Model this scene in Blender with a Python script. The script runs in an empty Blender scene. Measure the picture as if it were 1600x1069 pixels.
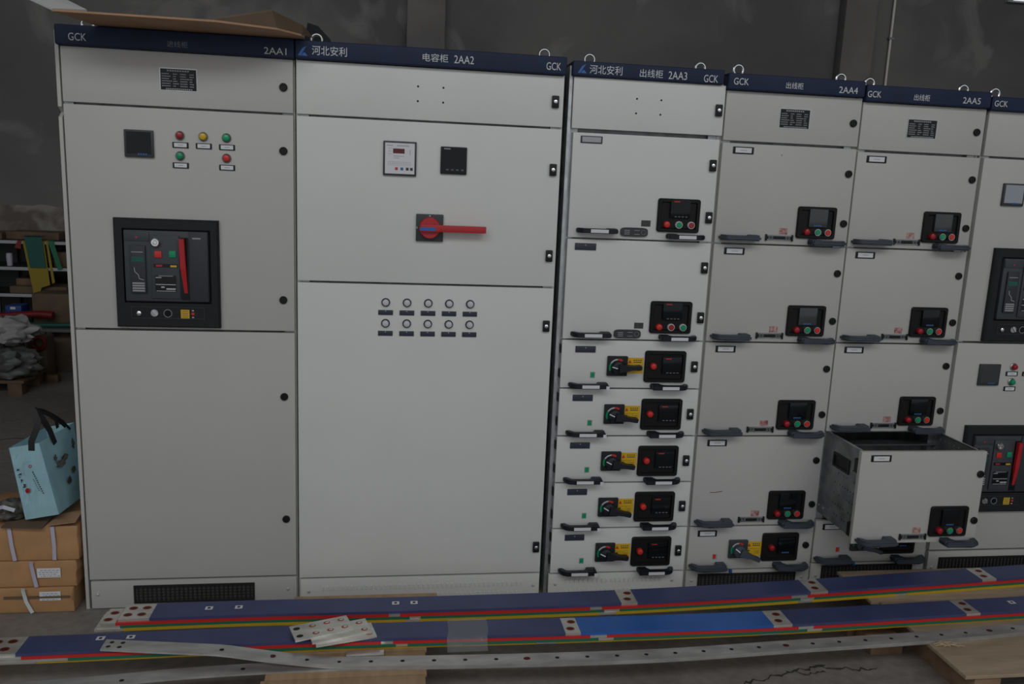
import bpy, bmesh, math, random
from mathutils import Vector, Matrix
random.seed(7)
scene = bpy.context.scene
col = scene.collection
PI = math.pi

# ------------------------------------------------------------------ camera, world, light, exposure
def look_axes(yaw, pitch, roll):
    ca, sa, cb, sb, cc, sc = math.cos(yaw), math.sin(yaw), math.cos(pitch), math.sin(pitch), math.cos(roll), math.sin(roll)
    fwd = Vector((sa * cb, ca * cb, sb)); right = Vector((ca, -sa, 0)); down = fwd.cross(right)
    return cc * right + sc * down, -sc * right + cc * down, fwd
cam_data = bpy.data.cameras.new('camera')
cam = bpy.data.objects.new('camera', cam_data); col.objects.link(cam)
r_, d_, f_ = look_axes(math.radians(8.3409), math.radians(-10.5241), math.radians(-2.3912))
cam.matrix_world = Matrix(((r_.x, -d_.x, -f_.x, 1.2831), (r_.y, -d_.y, -f_.y, -3.1757), (r_.z, -d_.z, -f_.z, 1.6818), (0, 0, 0, 1)))
cam_data.sensor_width = 36.0
cam_data.lens = 1296.1 / 1600 * 36.0
cam_data.clip_start = 0.05; cam_data.clip_end = 100
scene.camera = cam

world = bpy.data.worlds.new('hall_daylight'); scene.world = world
world.use_nodes = True
bg = world.node_tree.nodes['Background']
bg.inputs[0].default_value = (0.96, 0.98, 1.0, 1); bg.inputs[1].default_value = 0.85

def area_light(name, loc, target, sx, sy, power, color=(1, 1, 1)):
    l = bpy.data.lights.new(name, 'AREA'); l.shape = 'RECTANGLE'; l.size = sx; l.size_y = sy; l.energy = power; l.color = color
    o = bpy.data.objects.new(name, l); col.objects.link(o); o.location = loc
    o.rotation_euler = (Vector(target) - Vector(loc)).to_track_quat('-Z', 'Y').to_euler()
    return o
area_light('skylight_strip', (1.4, -6.3, 6.6), (1.7, 0.0, 0.6), 12.0, 2.6, 470, (0.97, 0.99, 1.0))

scene.view_settings.view_transform = 'Standard'
scene.view_settings.look = 'None'
scene.view_settings.exposure = -0.68
scene.view_settings.gamma = 1.0
scene.view_settings.use_curve_mapping = False

# ------------------------------------------------------------------ materials
MATS = {}
def mat(name, rgb, rough=0.5, metal=0.0, noise=0.0, scale=20.0, bump=0.0, bscale=200.0, spec=0.5, alpha=1.0, stretch=None, rgb2=None, coat=0.0):
    m = bpy.data.materials.new(name); m.use_nodes = True
    nt = m.node_tree; N = nt.nodes; L = nt.links
    b = N['Principled BSDF']
    b.inputs['Base Color'].default_value = (*rgb, 1); b.inputs['Roughness'].default_value = rough; b.inputs['Metallic'].default_value = metal
    b.inputs['Specular IOR Level'].default_value = spec; b.inputs['Alpha'].default_value = alpha
    b.inputs['Coat Weight'].default_value = coat
    if noise or rgb2 or bump:
        tc = N.new('ShaderNodeTexCoord'); mp = N.new('ShaderNodeMapping')
        geo = N.new('ShaderNodeNewGeometry'); L.new(geo.outputs['Position'], mp.inputs['Vector'])
        if stretch: mp.inputs['Scale'].default_value = stretch
    if noise or rgb2:
        n = N.new('ShaderNodeTexNoise'); n.inputs['Scale'].default_value = scale; n.inputs['Detail'].default_value = 6
        L.new(mp.outputs[0], n.inputs['Vector'])
        cr = N.new('ShaderNodeValToRGB')
        c2 = rgb2 if rgb2 else tuple(c * (1 - noise) for c in rgb)
        c1 = rgb if rgb2 else tuple(min(1, c * (1 + noise)) for c in rgb)
        cr.color_ramp.elements[0].position = 0.32; cr.color_ramp.elements[1].position = 0.68
        cr.color_ramp.elements[0].color = (*c2, 1); cr.color_ramp.elements[1].color = (*c1, 1)
        L.new(n.outputs['Fac'], cr.inputs[0]); L.new(cr.outputs[0], b.inputs['Base Color'])
    if bump:
        nb = N.new('ShaderNodeTexNoise'); nb.inputs['Scale'].default_value = bscale; nb.inputs['Detail'].default_value = 3
        L.new(mp.outputs[0], nb.inputs['Vector'])
        bp = N.new('ShaderNodeBump'); bp.inputs['Strength'].default_value = bump; bp.inputs['Distance'].default_value = 0.004
        L.new(nb.outputs['Fac'], bp.inputs['Height']); L.new(bp.outputs[0], b.inputs['Normal'])
    MATS[name] = m
    return m
mat('paint_grey', (0.50, 0.495, 0.48), 0.42, noise=0.02, scale=3, bump=0.05, bscale=420)
mat('paint_pale', (0.69, 0.70, 0.68), 0.42, noise=0.02, scale=3, bump=0.05, bscale=420)
mat('navy', (0.018, 0.028, 0.064), 0.5, spec=0.2, noise=0.12, scale=9)
mat('letter', (0.62, 0.64, 0.66), 0.6)
mat('letter_dim', (0.20, 0.22, 0.25), 0.6)
mat('logo_blue', (0.03, 0.13, 0.45), 0.4)
mat('black_plastic', (0.011, 0.0115, 0.012), 0.42, spec=0.3)
mat('black_matte', (0.016, 0.017, 0.019), 0.6, spec=0.3, noise=0.1, scale=60)
mat('black_gloss', (0.006, 0.007, 0.009), 0.12, spec=0.3)
mat('panel_black', (0.008, 0.008, 0.0085), 0.5, spec=0.25)
mat('screen_grey', (0.05, 0.055, 0.06), 0.16)
mat('charcoal', (0.034, 0.038, 0.044), 0.45)
mat('breaker_grey', (0.045, 0.052, 0.063), 0.5, noise=0.05, scale=40)
mat('breaker_dark', (0.028, 0.033, 0.042), 0.5)
mat('handle_blue_grey', (0.05, 0.062, 0.082), 0.55, bump=0.2, bscale=900)
mat('handle_black', (0.012, 0.0135, 0.019), 0.45, spec=0.35)
mat('plate_navy', (0.03, 0.034, 0.06), 0.4)
mat('white_card', (0.72, 0.73, 0.76), 0.7)
mat('grey_card', (0.42, 0.43, 0.47), 0.6)
mat('print_grey', (0.32, 0.33, 0.34), 0.7)
mat('print_dark', (0.04, 0.04, 0.045), 0.7)
mat('print_light', (0.48, 0.49, 0.50), 0.6)
mat('print_blue', (0.03, 0.13, 0.36), 0.5)
mat('print_red', (0.55, 0.03, 0.03), 0.5)
mat('chrome', (0.75, 0.76, 0.78), 0.22, 1.0)
mat('mirror_glass', (0.27, 0.285, 0.32), 0.1, 0.9)
mat('print_dim', (0.12, 0.12, 0.125), 0.6)
mat('steel_screw', (0.62, 0.63, 0.64), 0.35, 0.5)
mat('button_white_ring', (0.60, 0.61, 0.62), 0.4)
mat('zinc', (0.50, 0.52, 0.53), 0.42, 1.0, noise=0.18, scale=24)
mat('zinc_dull', (0.30, 0.315, 0.32), 0.5, 0.7, noise=0.25, scale=18)
mat('lamp_red', (0.36, 0.012, 0.02), 0.22)
mat('button_red', (0.62, 0.03, 0.022), 0.35)
mat('button_green', (0.0, 0.30, 0.13), 0.3)
mat('lamp_green', (0.0, 0.36, 0.15), 0.22)
mat('lamp_yellow', (0.66, 0.44, 0.015), 0.25)
mat('lamp_white', (0.62, 0.61, 0.68), 0.25)
mat('switch_red', (0.48, 0.018, 0.025), 0.35)
mat('display_red', (0.11, 0.006, 0.008), 0.2)
mat('indicator_green', (0.0, 0.10, 0.07), 0.35)
mat('sticker_yellow', (0.68, 0.42, 0.01), 0.5)
mat('sticker_red', (0.24, 0.035, 0.035), 0.35, rgb2=(0.55, 0.42, 0.40), noise=0.2, scale=60)
mat('sticker_dark', (0.045, 0.045, 0.045), 0.35, noise=0.4, scale=120)
mat('cabinet_inside', (0.05, 0.05, 0.05), 0.7)
mat('vent_black', (0.012, 0.012, 0.012), 0.6)
mat('vent_mesh', (0.06, 0.058, 0.055), 0.6)
mat('tin', (0.70, 0.69, 0.65), 0.34, 0.7, noise=0.14, scale=14, stretch=(1, 3, 3))
mat('tin_dull', (0.55, 0.55, 0.535), 0.42, 0.7, noise=0.2, scale=9, stretch=(1, 3, 3))
mat('copper', (0.45, 0.12, 0.06), 0.35, 0.8)
mat('copper_dark', (0.10, 0.015, 0.012), 0.5, 0.4)
mat('sleeve_blue', (0.05, 0.066, 0.17), 0.42, noise=0.12, scale=7)
mat('sleeve_bright_blue', (0.025, 0.13, 0.46), 0.35, noise=0.08, scale=7)
mat('sleeve_red', (0.60, 0.028, 0.025), 0.4)
mat('sleeve_green', (0.02, 0.16, 0.095), 0.4)
mat('sleeve_yellow', (0.60, 0.40, 0.02), 0.4)
mat('cardboard', (0.42, 0.25, 0.145), 0.75, noise=0.10, scale=10)
mat('cardboard_dark', (0.14, 0.095, 0.06), 0.8, noise=0.1, scale=12)
mat('cardboard_taped', (0.46, 0.255, 0.12), 0.32, noise=0.12, scale=9, bump=0.25, bscale=26)
mat('cardboard_white', (0.55, 0.55, 0.55), 0.7)
mat('strap_lilac', (0.50, 0.48, 0.58), 0.35)
mat('strap_white', (0.66, 0.70, 0.70), 0.4)
mat('bag_blue', (0.62, 0.90, 1.0), 0.6, noise=0.05, scale=12, bump=0.3, bscale=18)
mat('bag_strap', (0.012, 0.012, 0.014), 0.6)
mat('bag_print_brown', (0.17, 0.16, 0.15), 0.7, noise=0.4, scale=60)
mat('plywood', (0.47, 0.36, 0.25), 0.65, rgb2=(0.34, 0.255, 0.175), noise=0.2, scale=4.5, stretch=(1, 6, 1))
mat('plank', (0.47, 0.32, 0.185), 0.7, rgb2=(0.37, 0.24, 0.13), noise=0.2, scale=6, stretch=(6, 1, 1))
mat('wood_dark', (0.26, 0.165, 0.10), 0.7, noise=0.25, scale=12)
mat('old_timber', (0.15, 0.097, 0.06), 0.75, noise=0.25, scale=12)
mat('straw', (0.55, 0.43, 0.28), 0.7)
mat('plastic_bag_white', (0.36, 0.35, 0.35), 0.45, noise=0.1, scale=6)
mat('plastic_bag_grey', (0.11, 0.115, 0.11), 0.45, noise=0.2, scale=6)
mat('crumpled_dark', (0.10, 0.095, 0.085), 0.6, noise=0.3, scale=20)
mat('cloth_green', (0.008, 0.10, 0.075), 0.55)
mat('cloth_green_bright', (0.008, 0.16, 0.075), 0.5)
mat('cloth_yellow', (0.30, 0.215, 0.01), 0.5)
mat('roll_red', (0.20, 0.011, 0.013), 0.45)
mat('shelf_grey', (0.42, 0.43, 0.44), 0.5)
mat('shelf_dark', (0.05, 0.052, 0.055), 0.6)
mat('box_blue', (0.015, 0.06, 0.26), 0.5)
mat('table_grey', (0.14, 0.15, 0.145), 0.5, noise=0.1, scale=10)
mat('board_grey_brown', (0.12, 0.09, 0.066), 0.7, noise=0.15, scale=5)
mat('pipe_pale', (0.75, 0.73, 0.70), 0.5)
mat('crack_dark', (0.05, 0.046, 0.042), 0.9)
mat('window_frame', (0.35, 0.36, 0.37), 0.5)

def film_material():
    m = bpy.data.materials.new('clear_film'); m.use_nodes = True
    nt = m.node_tree; b = nt.nodes['Principled BSDF']
    b.inputs['Base Color'].default_value = (0.55, 0.56, 0.58, 1); b.inputs['Roughness'].default_value = 0.22
    b.inputs['Alpha'].default_value = 0.30
    MATS['clear_film'] = m
film_material()
def glass_material():
    m = bpy.data.materials.new('window_glass'); m.use_nodes = True
    b = m.node_tree.nodes['Principled BSDF']
    b.inputs['Base Color'].default_value = (0.85, 0.9, 0.95, 1); b.inputs['Roughness'].default_value = 0.4
    b.inputs['Emission Color'].default_value = (0.9, 0.96, 1, 1); b.inputs['Emission Strength'].default_value = 1.0
    MATS['window_glass'] = m
glass_material()

def wall_material():
    m = bpy.data.materials.new('stained_plaster'); m.use_nodes = True
    N = m.node_tree.nodes; L = m.node_tree.links; b = N['Principled BSDF']; b.inputs['Roughness'].default_value = 0.85
    geo = N.new('ShaderNodeNewGeometry')
    def noise(scale, detail=6, dist=0.0):
        n = N.new('ShaderNodeTexNoise'); n.inputs['Scale'].default_value = scale; n.inputs['Detail'].default_value = detail
        n.inputs['Distortion'].default_value = dist
        L.new(geo.outputs['Position'], n.inputs['Vector']); return n
    def ramp(src, p0, c0, p1, c1):
        r = N.new('ShaderNodeValToRGB'); e = r.color_ramp.elements
        e[0].position = p0; e[0].color = (*c0, 1); e[1].position = p1; e[1].color = (*c1, 1); L.new(src, r.inputs[0]); return r
    big = ramp(noise(0.55, 5, 0.4).outputs['Fac'], 0.40, (0.125, 0.122, 0.125), 0.62, (0.185, 0.178, 0.172))
    patch = ramp(noise(1.3, 8, 0.8).outputs['Fac'], 0.58, (0, 0, 0), 0.66, (1, 1, 1))
    mix1 = N.new('ShaderNodeMixRGB'); mix1.inputs[2].default_value = (0.25, 0.24, 0.232, 1)
    mf = N.new('ShaderNodeMath'); mf.operation = 'MULTIPLY'; mf.inputs[1].default_value = 0.8
    L.new(patch.outputs[0], mf.inputs[0]); L.new(mf.outputs[0], mix1.inputs[0]); L.new(big.outputs[0], mix1.inputs[1])
    # bare rough plaster below the dark upper coat
    low = ramp(noise(3.2, 8, 1.0).outputs['Fac'], 0.42, (0.15, 0.125, 0.11), 0.62, (0.30, 0.28, 0.25))
    sep = N.new('ShaderNodeSeparateXYZ'); L.new(geo.outputs['Position'], sep.inputs[0])
    nz = noise(5.0, 4)
    a = N.new('ShaderNodeMath'); a.operation = 'MULTIPLY'; a.inputs[1].default_value = 0.06; L.new(nz.outputs['Fac'], a.inputs[0])
    s = N.new('ShaderNodeMath'); s.operation = 'ADD'; L.new(sep.outputs['Z'], s.inputs[0]); L.new(a.outputs[0], s.inputs[1])
    g = N.new('ShaderNodeMath'); g.operation = 'LESS_THAN'; g.inputs[1].default_value = 1.375; L.new(s.outputs[0], g.inputs[0])
    mix2 = N.new('ShaderNodeMixRGB'); L.new(g.outputs[0], mix2.inputs[0]); L.new(mix1.outputs[0], mix2.inputs[1]); L.new(low.outputs[0], mix2.inputs[2])
    L.new(mix2.outputs[0], b.inputs['Base Color'])
    bp = N.new('ShaderNodeBump'); bp.inputs['Strength'].default_value = 0.3; bp.inputs['Distance'].default_value = 0.01
    L.new(noise(18, 6).outputs['Fac'], bp.inputs['Height']); L.new(bp.outputs[0], b.inputs['Normal'])
    MATS['stained_plaster'] = m
wall_material()
mat('pillar_plaster', (0.225, 0.212, 0.205), 0.85, rgb2=(0.16, 0.152, 0.148), noise=0.2, scale=2.2, bump=0.2, bscale=25)
def floor_material():
    m = bpy.data.materials.new('concrete_floor'); m.use_nodes = True
    N = m.node_tree.nodes; L = m.node_tree.links; b = N['Principled BSDF']; b.inputs['Roughness'].default_value = 0.5
    geo = N.new('ShaderNodeNewGeometry')
    def noise(scale, detail=6, dist=0.0):
        n = N.new('ShaderNodeTexNoise'); n.inputs['Scale'].default_value = scale; n.inputs['Detail'].default_value = detail
        n.inputs['Distortion'].default_value = dist; L.new(geo.outputs['Position'], n.inputs['Vector']); return n
    r = N.new('ShaderNodeValToRGB'); e = r.color_ramp.elements
    e[0].position = 0.34; e[0].color = (0.21, 0.195, 0.18, 1); e[1].position = 0.68; e[1].color = (0.30, 0.28, 0.26, 1)
    L.new(noise(1.7, 8, 0.6).outputs['Fac'], r.inputs[0])
    r2 = N.new('ShaderNodeValToRGB'); e = r2.color_ramp.elements
    e[0].position = 0.3; e[0].color = (0.8, 0.8, 0.8, 1); e[1].position = 0.7; e[1].color = (1.1, 1.1, 1.1, 1)
    L.new(noise(26, 8).outputs['Fac'], r2.inputs[0])
    mx = N.new('ShaderNodeMixRGB'); mx.blend_type = 'MULTIPLY'; mx.inputs[0].default_value = 1
    L.new(r.outputs[0], mx.inputs[1]); L.new(r2.outputs[0], mx.inputs[2]); L.new(mx.outputs[0], b.inputs['Base Color'])
    rr = N.new('ShaderNodeMapRange'); rr.inputs['To Min'].default_value = 0.38; rr.inputs['To Max'].default_value = 0.62
    L.new(noise(3.0, 5).outputs['Fac'], rr.inputs[0]); L.new(rr.outputs[0], b.inputs['Roughness'])
    bp = N.new('ShaderNodeBump'); bp.inputs['Strength'].default_value = 0.15; bp.inputs['Distance'].default_value = 0.004
    L.new(noise(60, 6).outputs['Fac'], bp.inputs['Height']); L.new(bp.outputs[0], b.inputs['Normal'])
    MATS['concrete_floor'] = m
floor_material()

# ------------------------------------------------------------------ mesh helpers
W = {}            # world position of each object's origin
def add_box(bm, x0, x1, y0, y1, z0, z1, bevel=0.0, seg=2):
    r = bmesh.ops.create_cube(bm, size=1.0)
    vs = r['verts']
    for v in vs:
        v.co = Vector(((x0 + x1) / 2 + v.co.x * (x1 - x0), (y0 + y1) / 2 + v.co.y * (y1 - y0), (z0 + z1) / 2 + v.co.z * (z1 - z0)))
    if bevel:
        es = list({e for v in vs for e in v.link_edges})
        bmesh.ops.bevel(bm, geom=es, offset=bevel, segments=seg, affect='EDGES', profile=0.6)
    return vs
def add_lathe(bm, prof, axis='Y', seg=24, center=(0, 0, 0)):
    """prof: list of (radius, height along axis); closed at ends with radius 0 points."""
    rings = []
    c = Vector(center)
    for r, h in prof:
        if r < 1e-6:
            p = {'Y': (0, h, 0), 'Z': (0, 0, h), 'X': (h, 0, 0)}[axis]
            rings.append([bm.verts.new(c + Vector(p))])
        else:
            ring = []
            for i in range(seg):
                a = 2 * PI * i / seg; u, v = r * math.cos(a), r * math.sin(a)
                p = {'Y': (u, h, v), 'Z': (u, v, h), 'X': (h, u, v)}[axis]
                ring.append(bm.verts.new(c + Vector(p)))
            rings.append(ring)
    for A, B in zip(rings, rings[1:]):
        n = max(len(A), len(B))
        for i in range(n):
            j = (i + 1) % n
            f = [A[i % len(A)]] + ([A[j]] if len(A) > 1 else []) + ([B[j]] if len(B) > 1 else []) + [B[i % len(B)]]
            if len(set(f)) >= 3: bm.faces.new(f)
def add_prism(bm, pts, y0, y1, plane='XZ'):
    """extrude a polygon: XZ points along y, XY points along z, YZ points along x."""
    def P(p, t): return {'XZ': (p[0], t, p[1]), 'XY': (p[0], p[1], t), 'YZ': (t, p[0], p[1])}[plane]
    A = [bm.verts.new(P(p, y0)) for p in pts]; B = [bm.verts.new(P(p, y1)) for p in pts]
    bm.faces.new(A); bm.faces.new(B[::-1])
    for i in range(len(pts)):
        j = (i + 1) % len(pts); bm.faces.new((A[j], A[i], B[i], B[j]))
    return A + B
def add_sweep(bm, secs):
    """secs: list of closed rings (same count) joined into a capped tube."""
    R = [[bm.verts.new(p) for p in s] for s in secs]
    n = len(R[0])
    for A, B in zip(R, R[1:]):
        for i in range(n):
            j = (i + 1) % n; bm.faces.new((A[i], A[j], B[j], B[i]))
    bm.faces.new(R[0][::-1]); bm.faces.new(R[-1])
def add_tube(bm, pts, rad, seg=10):
    pts = [Vector(p) for p in pts]; secs = []
    for i, p in enumerate(pts):
        t = (pts[min(i + 1, len(pts) - 1)] - pts[max(i - 1, 0)]).normalized()
        up = Vector((0, 0, 1)) if abs(t.z) < 0.9 else Vector((0, 1, 0))
        a = t.cross(up).normalized(); b = a.cross(t)
        rr = rad[i] if isinstance(rad, (list, tuple)) else rad
        secs.append([p + a * rr * math.cos(2 * PI * k / seg) + b * rr * math.sin(2 * PI * k / seg) for k in range(seg)])
    add_sweep(bm, secs)
def add_strap(bm, pts, w, t, side):
    """flat strap along pts; side: width direction(s)."""
    pts = [Vector(p) for p in pts]; secs = []
    for i, p in enumerate(pts):
        d = (pts[min(i + 1, len(pts) - 1)] - pts[max(i - 1, 0)]).normalized()
        s = Vector(side[i] if isinstance(side, list) else side); s = (s - d * s.dot(d)).normalized(); n = d.cross(s)
        secs.append([p - s * w / 2 - n * t / 2, p + s * w / 2 - n * t / 2, p + s * w / 2 + n * t / 2, p - s * w / 2 + n * t / 2])
    add_sweep(bm, secs)
def add_torus(bm, R, r, center, seg=24, sub=10, plane='XZ', a0=0, a1=2 * PI):
    full = abs(a1 - a0 - 2 * PI) < 1e-6
    rings = []
    for i in range(seg if full else seg + 1):
        a = a0 + (a1 - a0) * i / seg; ring = []
        for k in range(sub):
            b = 2 * PI * k / sub; q = R + r * math.cos(b); h = r * math.sin(b)
            p = (q * math.cos(a), h, q * math.sin(a)) if plane == 'XZ' else (q * math.cos(a), q * math.sin(a), h)
            ring.append(bm.verts.new(Vector(center) + Vector(p)))
        rings.append(ring)
    n = len(rings)
    for i in range(n if full else n - 1):
        A, B = rings[i], rings[(i + 1) % n]
        for k in range(sub): bm.faces.new((A[k], A[(k + 1) % sub], B[(k + 1) % sub], B[k]))
    if not full: bm.faces.new(rings[0]); bm.faces.new(rings[-1][::-1])

def to_mesh(name, bm, mname, smooth=True, angle=35):
    bmesh.ops.recalc_face_normals(bm, faces=bm.faces[:])
    me = bpy.data.meshes.new(name); bm.to_mesh(me); bm.free()
    me.materials.append(MATS[mname])
    if smooth:
        me.polygons.foreach_set('use_smooth', [True] * len(me.polygons))
        me.set_sharp_from_angle(angle=math.radians(angle))
    return me
def tag(o, label=None, cat=None, group=None, kind=None):
    if label: o['label'] = label
    if cat: o['category'] = cat
    if group: o['group'] = group
    if kind: o['kind'] = kind
    return o
def link(name, data, world_loc, parent=None):
    o = bpy.data.objects.new(name, data); col.objects.link(o)
    wl = Vector(world_loc); W[o.name] = wl
    if parent is not None:
        o.parent = parent; o.location = wl - W[parent.name]
    else:
        o.location = wl
    return o
def build(name, bm, mname, parent=None, smooth=True, angle=35):
    """bm in world coordinates -> object with its origin at the bottom centre of its bounds."""
    xs = [v.co.x for v in bm.verts]; ys = [v.co.y for v in bm.verts]; zs = [v.co.z for v in bm.verts]
    c = Vector(((min(xs) + max(xs)) / 2, (min(ys) + max(ys)) / 2, min(zs)))
    for v in bm.verts: v.co -= c
    return link(name, to_mesh(name, bm, mname, smooth, angle), c, parent)
def empty(name, loc):
    o = bpy.data.objects.new(name, None); o.empty_display_size = 0.05; col.objects.link(o); o.location = loc; W[o.name] = Vector(loc); return o
def boxpart(name, dims, mname, parent=None, bevel=0.0):
    bm = bmesh.new(); add_box(bm, *dims, bevel=bevel); return build(name, bm, mname, parent)
CACHE = {}
def shared(key, mname, maker):
    k = (key, mname)
    if k not in CACHE:
        bm = bmesh.new(); maker(bm); CACHE[k] = to_mesh(key if isinstance(key, str) else key[0], bm, mname)
    return CACHE[k]
def put(name, key, mname, maker, loc, parent, rot_y=0.0):
    o = link(name, shared(key, mname, maker), loc, parent)
    if rot_y: o.rotation_euler = (0, rot_y, 0)
    return o
def lettering(text, x0, x1, z0, z1, y, mname, parent, name='lettering'):
    cu = bpy.data.curves.new('lettering', 'FONT'); cu.body = text; cu.resolution_u = 3
    o = bpy.data.objects.new('lettering_source', cu); col.objects.link(o)
    bpy.context.view_layer.update()
    me = bpy.data.meshes.new_from_object(o.evaluated_get(bpy.context.evaluated_depsgraph_get()))
    bpy.data.objects.remove(o)
    xs = [v.co.x for v in me.vertices]; ys = [v.co.y for v in me.vertices]
    if not xs: return None
    ax, bx, ay, by = min(xs), max(xs), min(ys), max(ys)
    cx, cz = (x0 + x1) / 2, (z0 + z1) / 2
    bm = bmesh.new(); bm.from_mesh(me); bpy.data.meshes.remove(me)
    for v in bm.verts:
        v.co = Vector((((v.co.x - ax) / (bx - ax) - 0.5) * (x1 - x0) + cx, y, ((v.co.y - ay) / (by - ay) - 0.5) * (z1 - z0) + cz))
    r = bmesh.ops.extrude_face_region(bm, geom=bm.faces[:])
    for v in r['geom']:
        if isinstance(v, bmesh.types.BMVert): v.co.y -= 0.0005
    bm2 = bm
    return build(name, bm2, mname, parent, smooth=False)

# ------------------------------------------------------------------ the hall
def struct(o): o['kind'] = 'structure'; return o
struct(boxpart('floor', (-9, 15, -9, 5.2, -0.2, 0), 'concrete_floor'))
struct(boxpart('wall_back', (-9, 15, 5.0, 5.2, 0, 6.9), 'stained_plaster'))
struct(boxpart('wall_left', (-9.2, -9, -9, 5.2, 0, 6.9), 'stained_plaster'))
struct(boxpart('wall_right', (15, 15.2, -9, 5.2, 0, 6.9), 'stained_plaster'))
struct(boxpart('ceiling', (-9, 15, -9, 5.2, 6.9, 7.1), 'pillar_plaster'))
struct(boxpart('trim_1', (1.37, 1.72, 4.86, 5.0, 0, 6.9), 'pillar_plaster', bevel=0.01))
struct(boxpart('trim_2', (5.62, 5.95, 4.86, 5.0, 0, 6.9), 'pillar_plaster', bevel=0.01))
win = struct(boxpart('window_1', (7.40, 8.95, 4.95, 4.998, 3.74, 5.0), 'window_frame'))
for k in range(3):
    boxpart('pane', (7.46 + k * 0.5, 7.89 + k * 0.5, 4.94, 4.949, 3.755, 4.94), 'window_glass', win)
bm = bmesh.new(); add_tube(bm, [(6.19, 4.975, 0.0), (6.19, 4.975, 6.9)], 0.012, 10)
pipe = build('conduit_pipe', bm, 'pipe_pale'); tag(pipe, 'thin pale conduit running up the dark wall beside the pillar', 'pipe')
for z in (1.2, 3.3, 3.75):
    boxpart('clip', (6.165, 6.215, 4.958, 4.9985, z, z + 0.02), 'zinc_dull', pipe)
# cracks in the floor
bm = bmesh.new()
def crack(pts, w):
    prev = None
    for i, (x, y) in enumerate(pts):
        h = w * (0.3 + random.random()) * (0.25 if i in (0, len(pts) - 1) else 1)
        a = bm.verts.new((x, y - h, 0.0012)); b = bm.verts.new((x + random.uniform(-.004, .004), y + h, 0.0012))
        if prev: bm.faces.new((prev[0], a, b, prev[1]))
        prev = (a, b)
def jag(pts, n=5, amp=0.012):
    out = []
    for (x0, y0), (x1, y1) in zip(pts, pts[1:]):
        for k in range(n): out.append((x0 + (x1 - x0) * k / n + random.uniform(-amp, amp) * .3, y0 + (y1 - y0) * k / n + random.uniform(-amp, amp)))
    return out + [pts[-1]]
crack(jag([(2.40, -.72), (2.52, -.673), (2.60, -.652), (2.67, -.63), (2.73, -.614), (2.80, -.599), (2.88, -.584)]), 0.006)
crack(jag([(2.86, -.59), (2.94, -.605), (3.0, -.622), (3.07, -.61)]), 0.005)
crack(jag([(2.73, -.62), (2.80, -.635), (2.86, -.625)]), 0.004)
build('crack', bm, 'crack_dark', bpy.data.objects['floor'], smooth=False)
bm = bmesh.new()
crack(jag([(-1.7, 2.35), (-1.2, 2.2), (-0.8, 2.25), (-0.4, 2.1)], 6, .02), 0.006)
build('crack', bm, 'crack_dark', bpy.data.objects['floor'], smooth=False)

# ------------------------------------------------------------------ small fittings shared by doors and drawers
def mk_eyebolt(bm):
    add_torus(bm, 0.0195, 0.0055, (0, 0, 0.028), 24, 10)
    add_lathe(bm, [(0, 0), (0.013, 0), (0.013, 0.006), (0.007, 0.012), (0, 0.012)], 'Z', 14)
def mk_round_lock(bm):
    add_lathe(bm, [(0.0145, 0), (0.0145, -0.006), (0.012, -0.009), (0.009, -0.009), (0.009, -0.006), (0, -0.006)], 'Y', 24)
    add_box(bm, -0.0015, 0.0015, -0.0085, -0.006, -0.007, 0.007)
def mk_lock_body(bm):
    add_box(bm, -0.0135, 0.0135, -0.012, 0, -0.0225, 0.0225, bevel=0.004)
def mk_lock_barrel(bm):
    add_lathe(bm, [(0.0075, -0.0118), (0.0075, -0.0145), (0.006, -0.0155), (0, -0.0155)], 'Y', 16)
def mk_lamp_ring(bm):
    add_lathe(bm, [(0.0165, 0), (0.0165, -0.004), (0.0135, -0.007), (0.0125, -0.004), (0, -0.003)], 'Y', 24)
def mk_lamp_dome(bm):
    add_lathe(bm, [(0.0125, -0.004), (0.0125, -0.012), (0.010, -0.0165), (0.005, -0.0185), (0, -0.019)], 'Y', 20)
def mk_button(bm):
    add_lathe(bm, [(0.0111, -0.002), (0.0111, -0.0125), (0.010, -0.0138), (0, -0.0138)], 'Y', 20)
def mk_small_ring(bm):
    add_lathe(bm, [(0.0148, 0), (0.0148, -0.008), (0.0138, -0.0105), (0.0112, -0.0105), (0.0112, 0)], 'Y', 24)
def mk_small_dome(bm):
    add_lathe(bm, [(0.0135, 0), (0.0135, -0.010), (0.011, -0.0145), (0.006, -0.0165), (0, -0.017)], 'Y', 20)
def mk_screw(bm):
    add_lathe(bm, [(0.0065, 0), (0.006, -0.003), (0.003, -0.0045), (0, -0.0045)], 'Y', 14)
def mk_plate(w, h, t, bev):
    def f(bm): add_box(bm, -w / 2, w / 2, -t, 0, -h / 2, h / 2, bevel=bev)
    return f
def round_lock(x, z, p, y=0): put('lock', 'round_lock', 'black_plastic', mk_round_lock, (x, y, z), p)
def key_lock(x, z, p, y=0):
    put('lock', 'lock_body', 'black_plastic', mk_lock_body, (x, y, z), p)
    put('lock_barrel', 'lock_barrel', 'chrome', mk_lock_barrel, (x, y, z), p)
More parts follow.
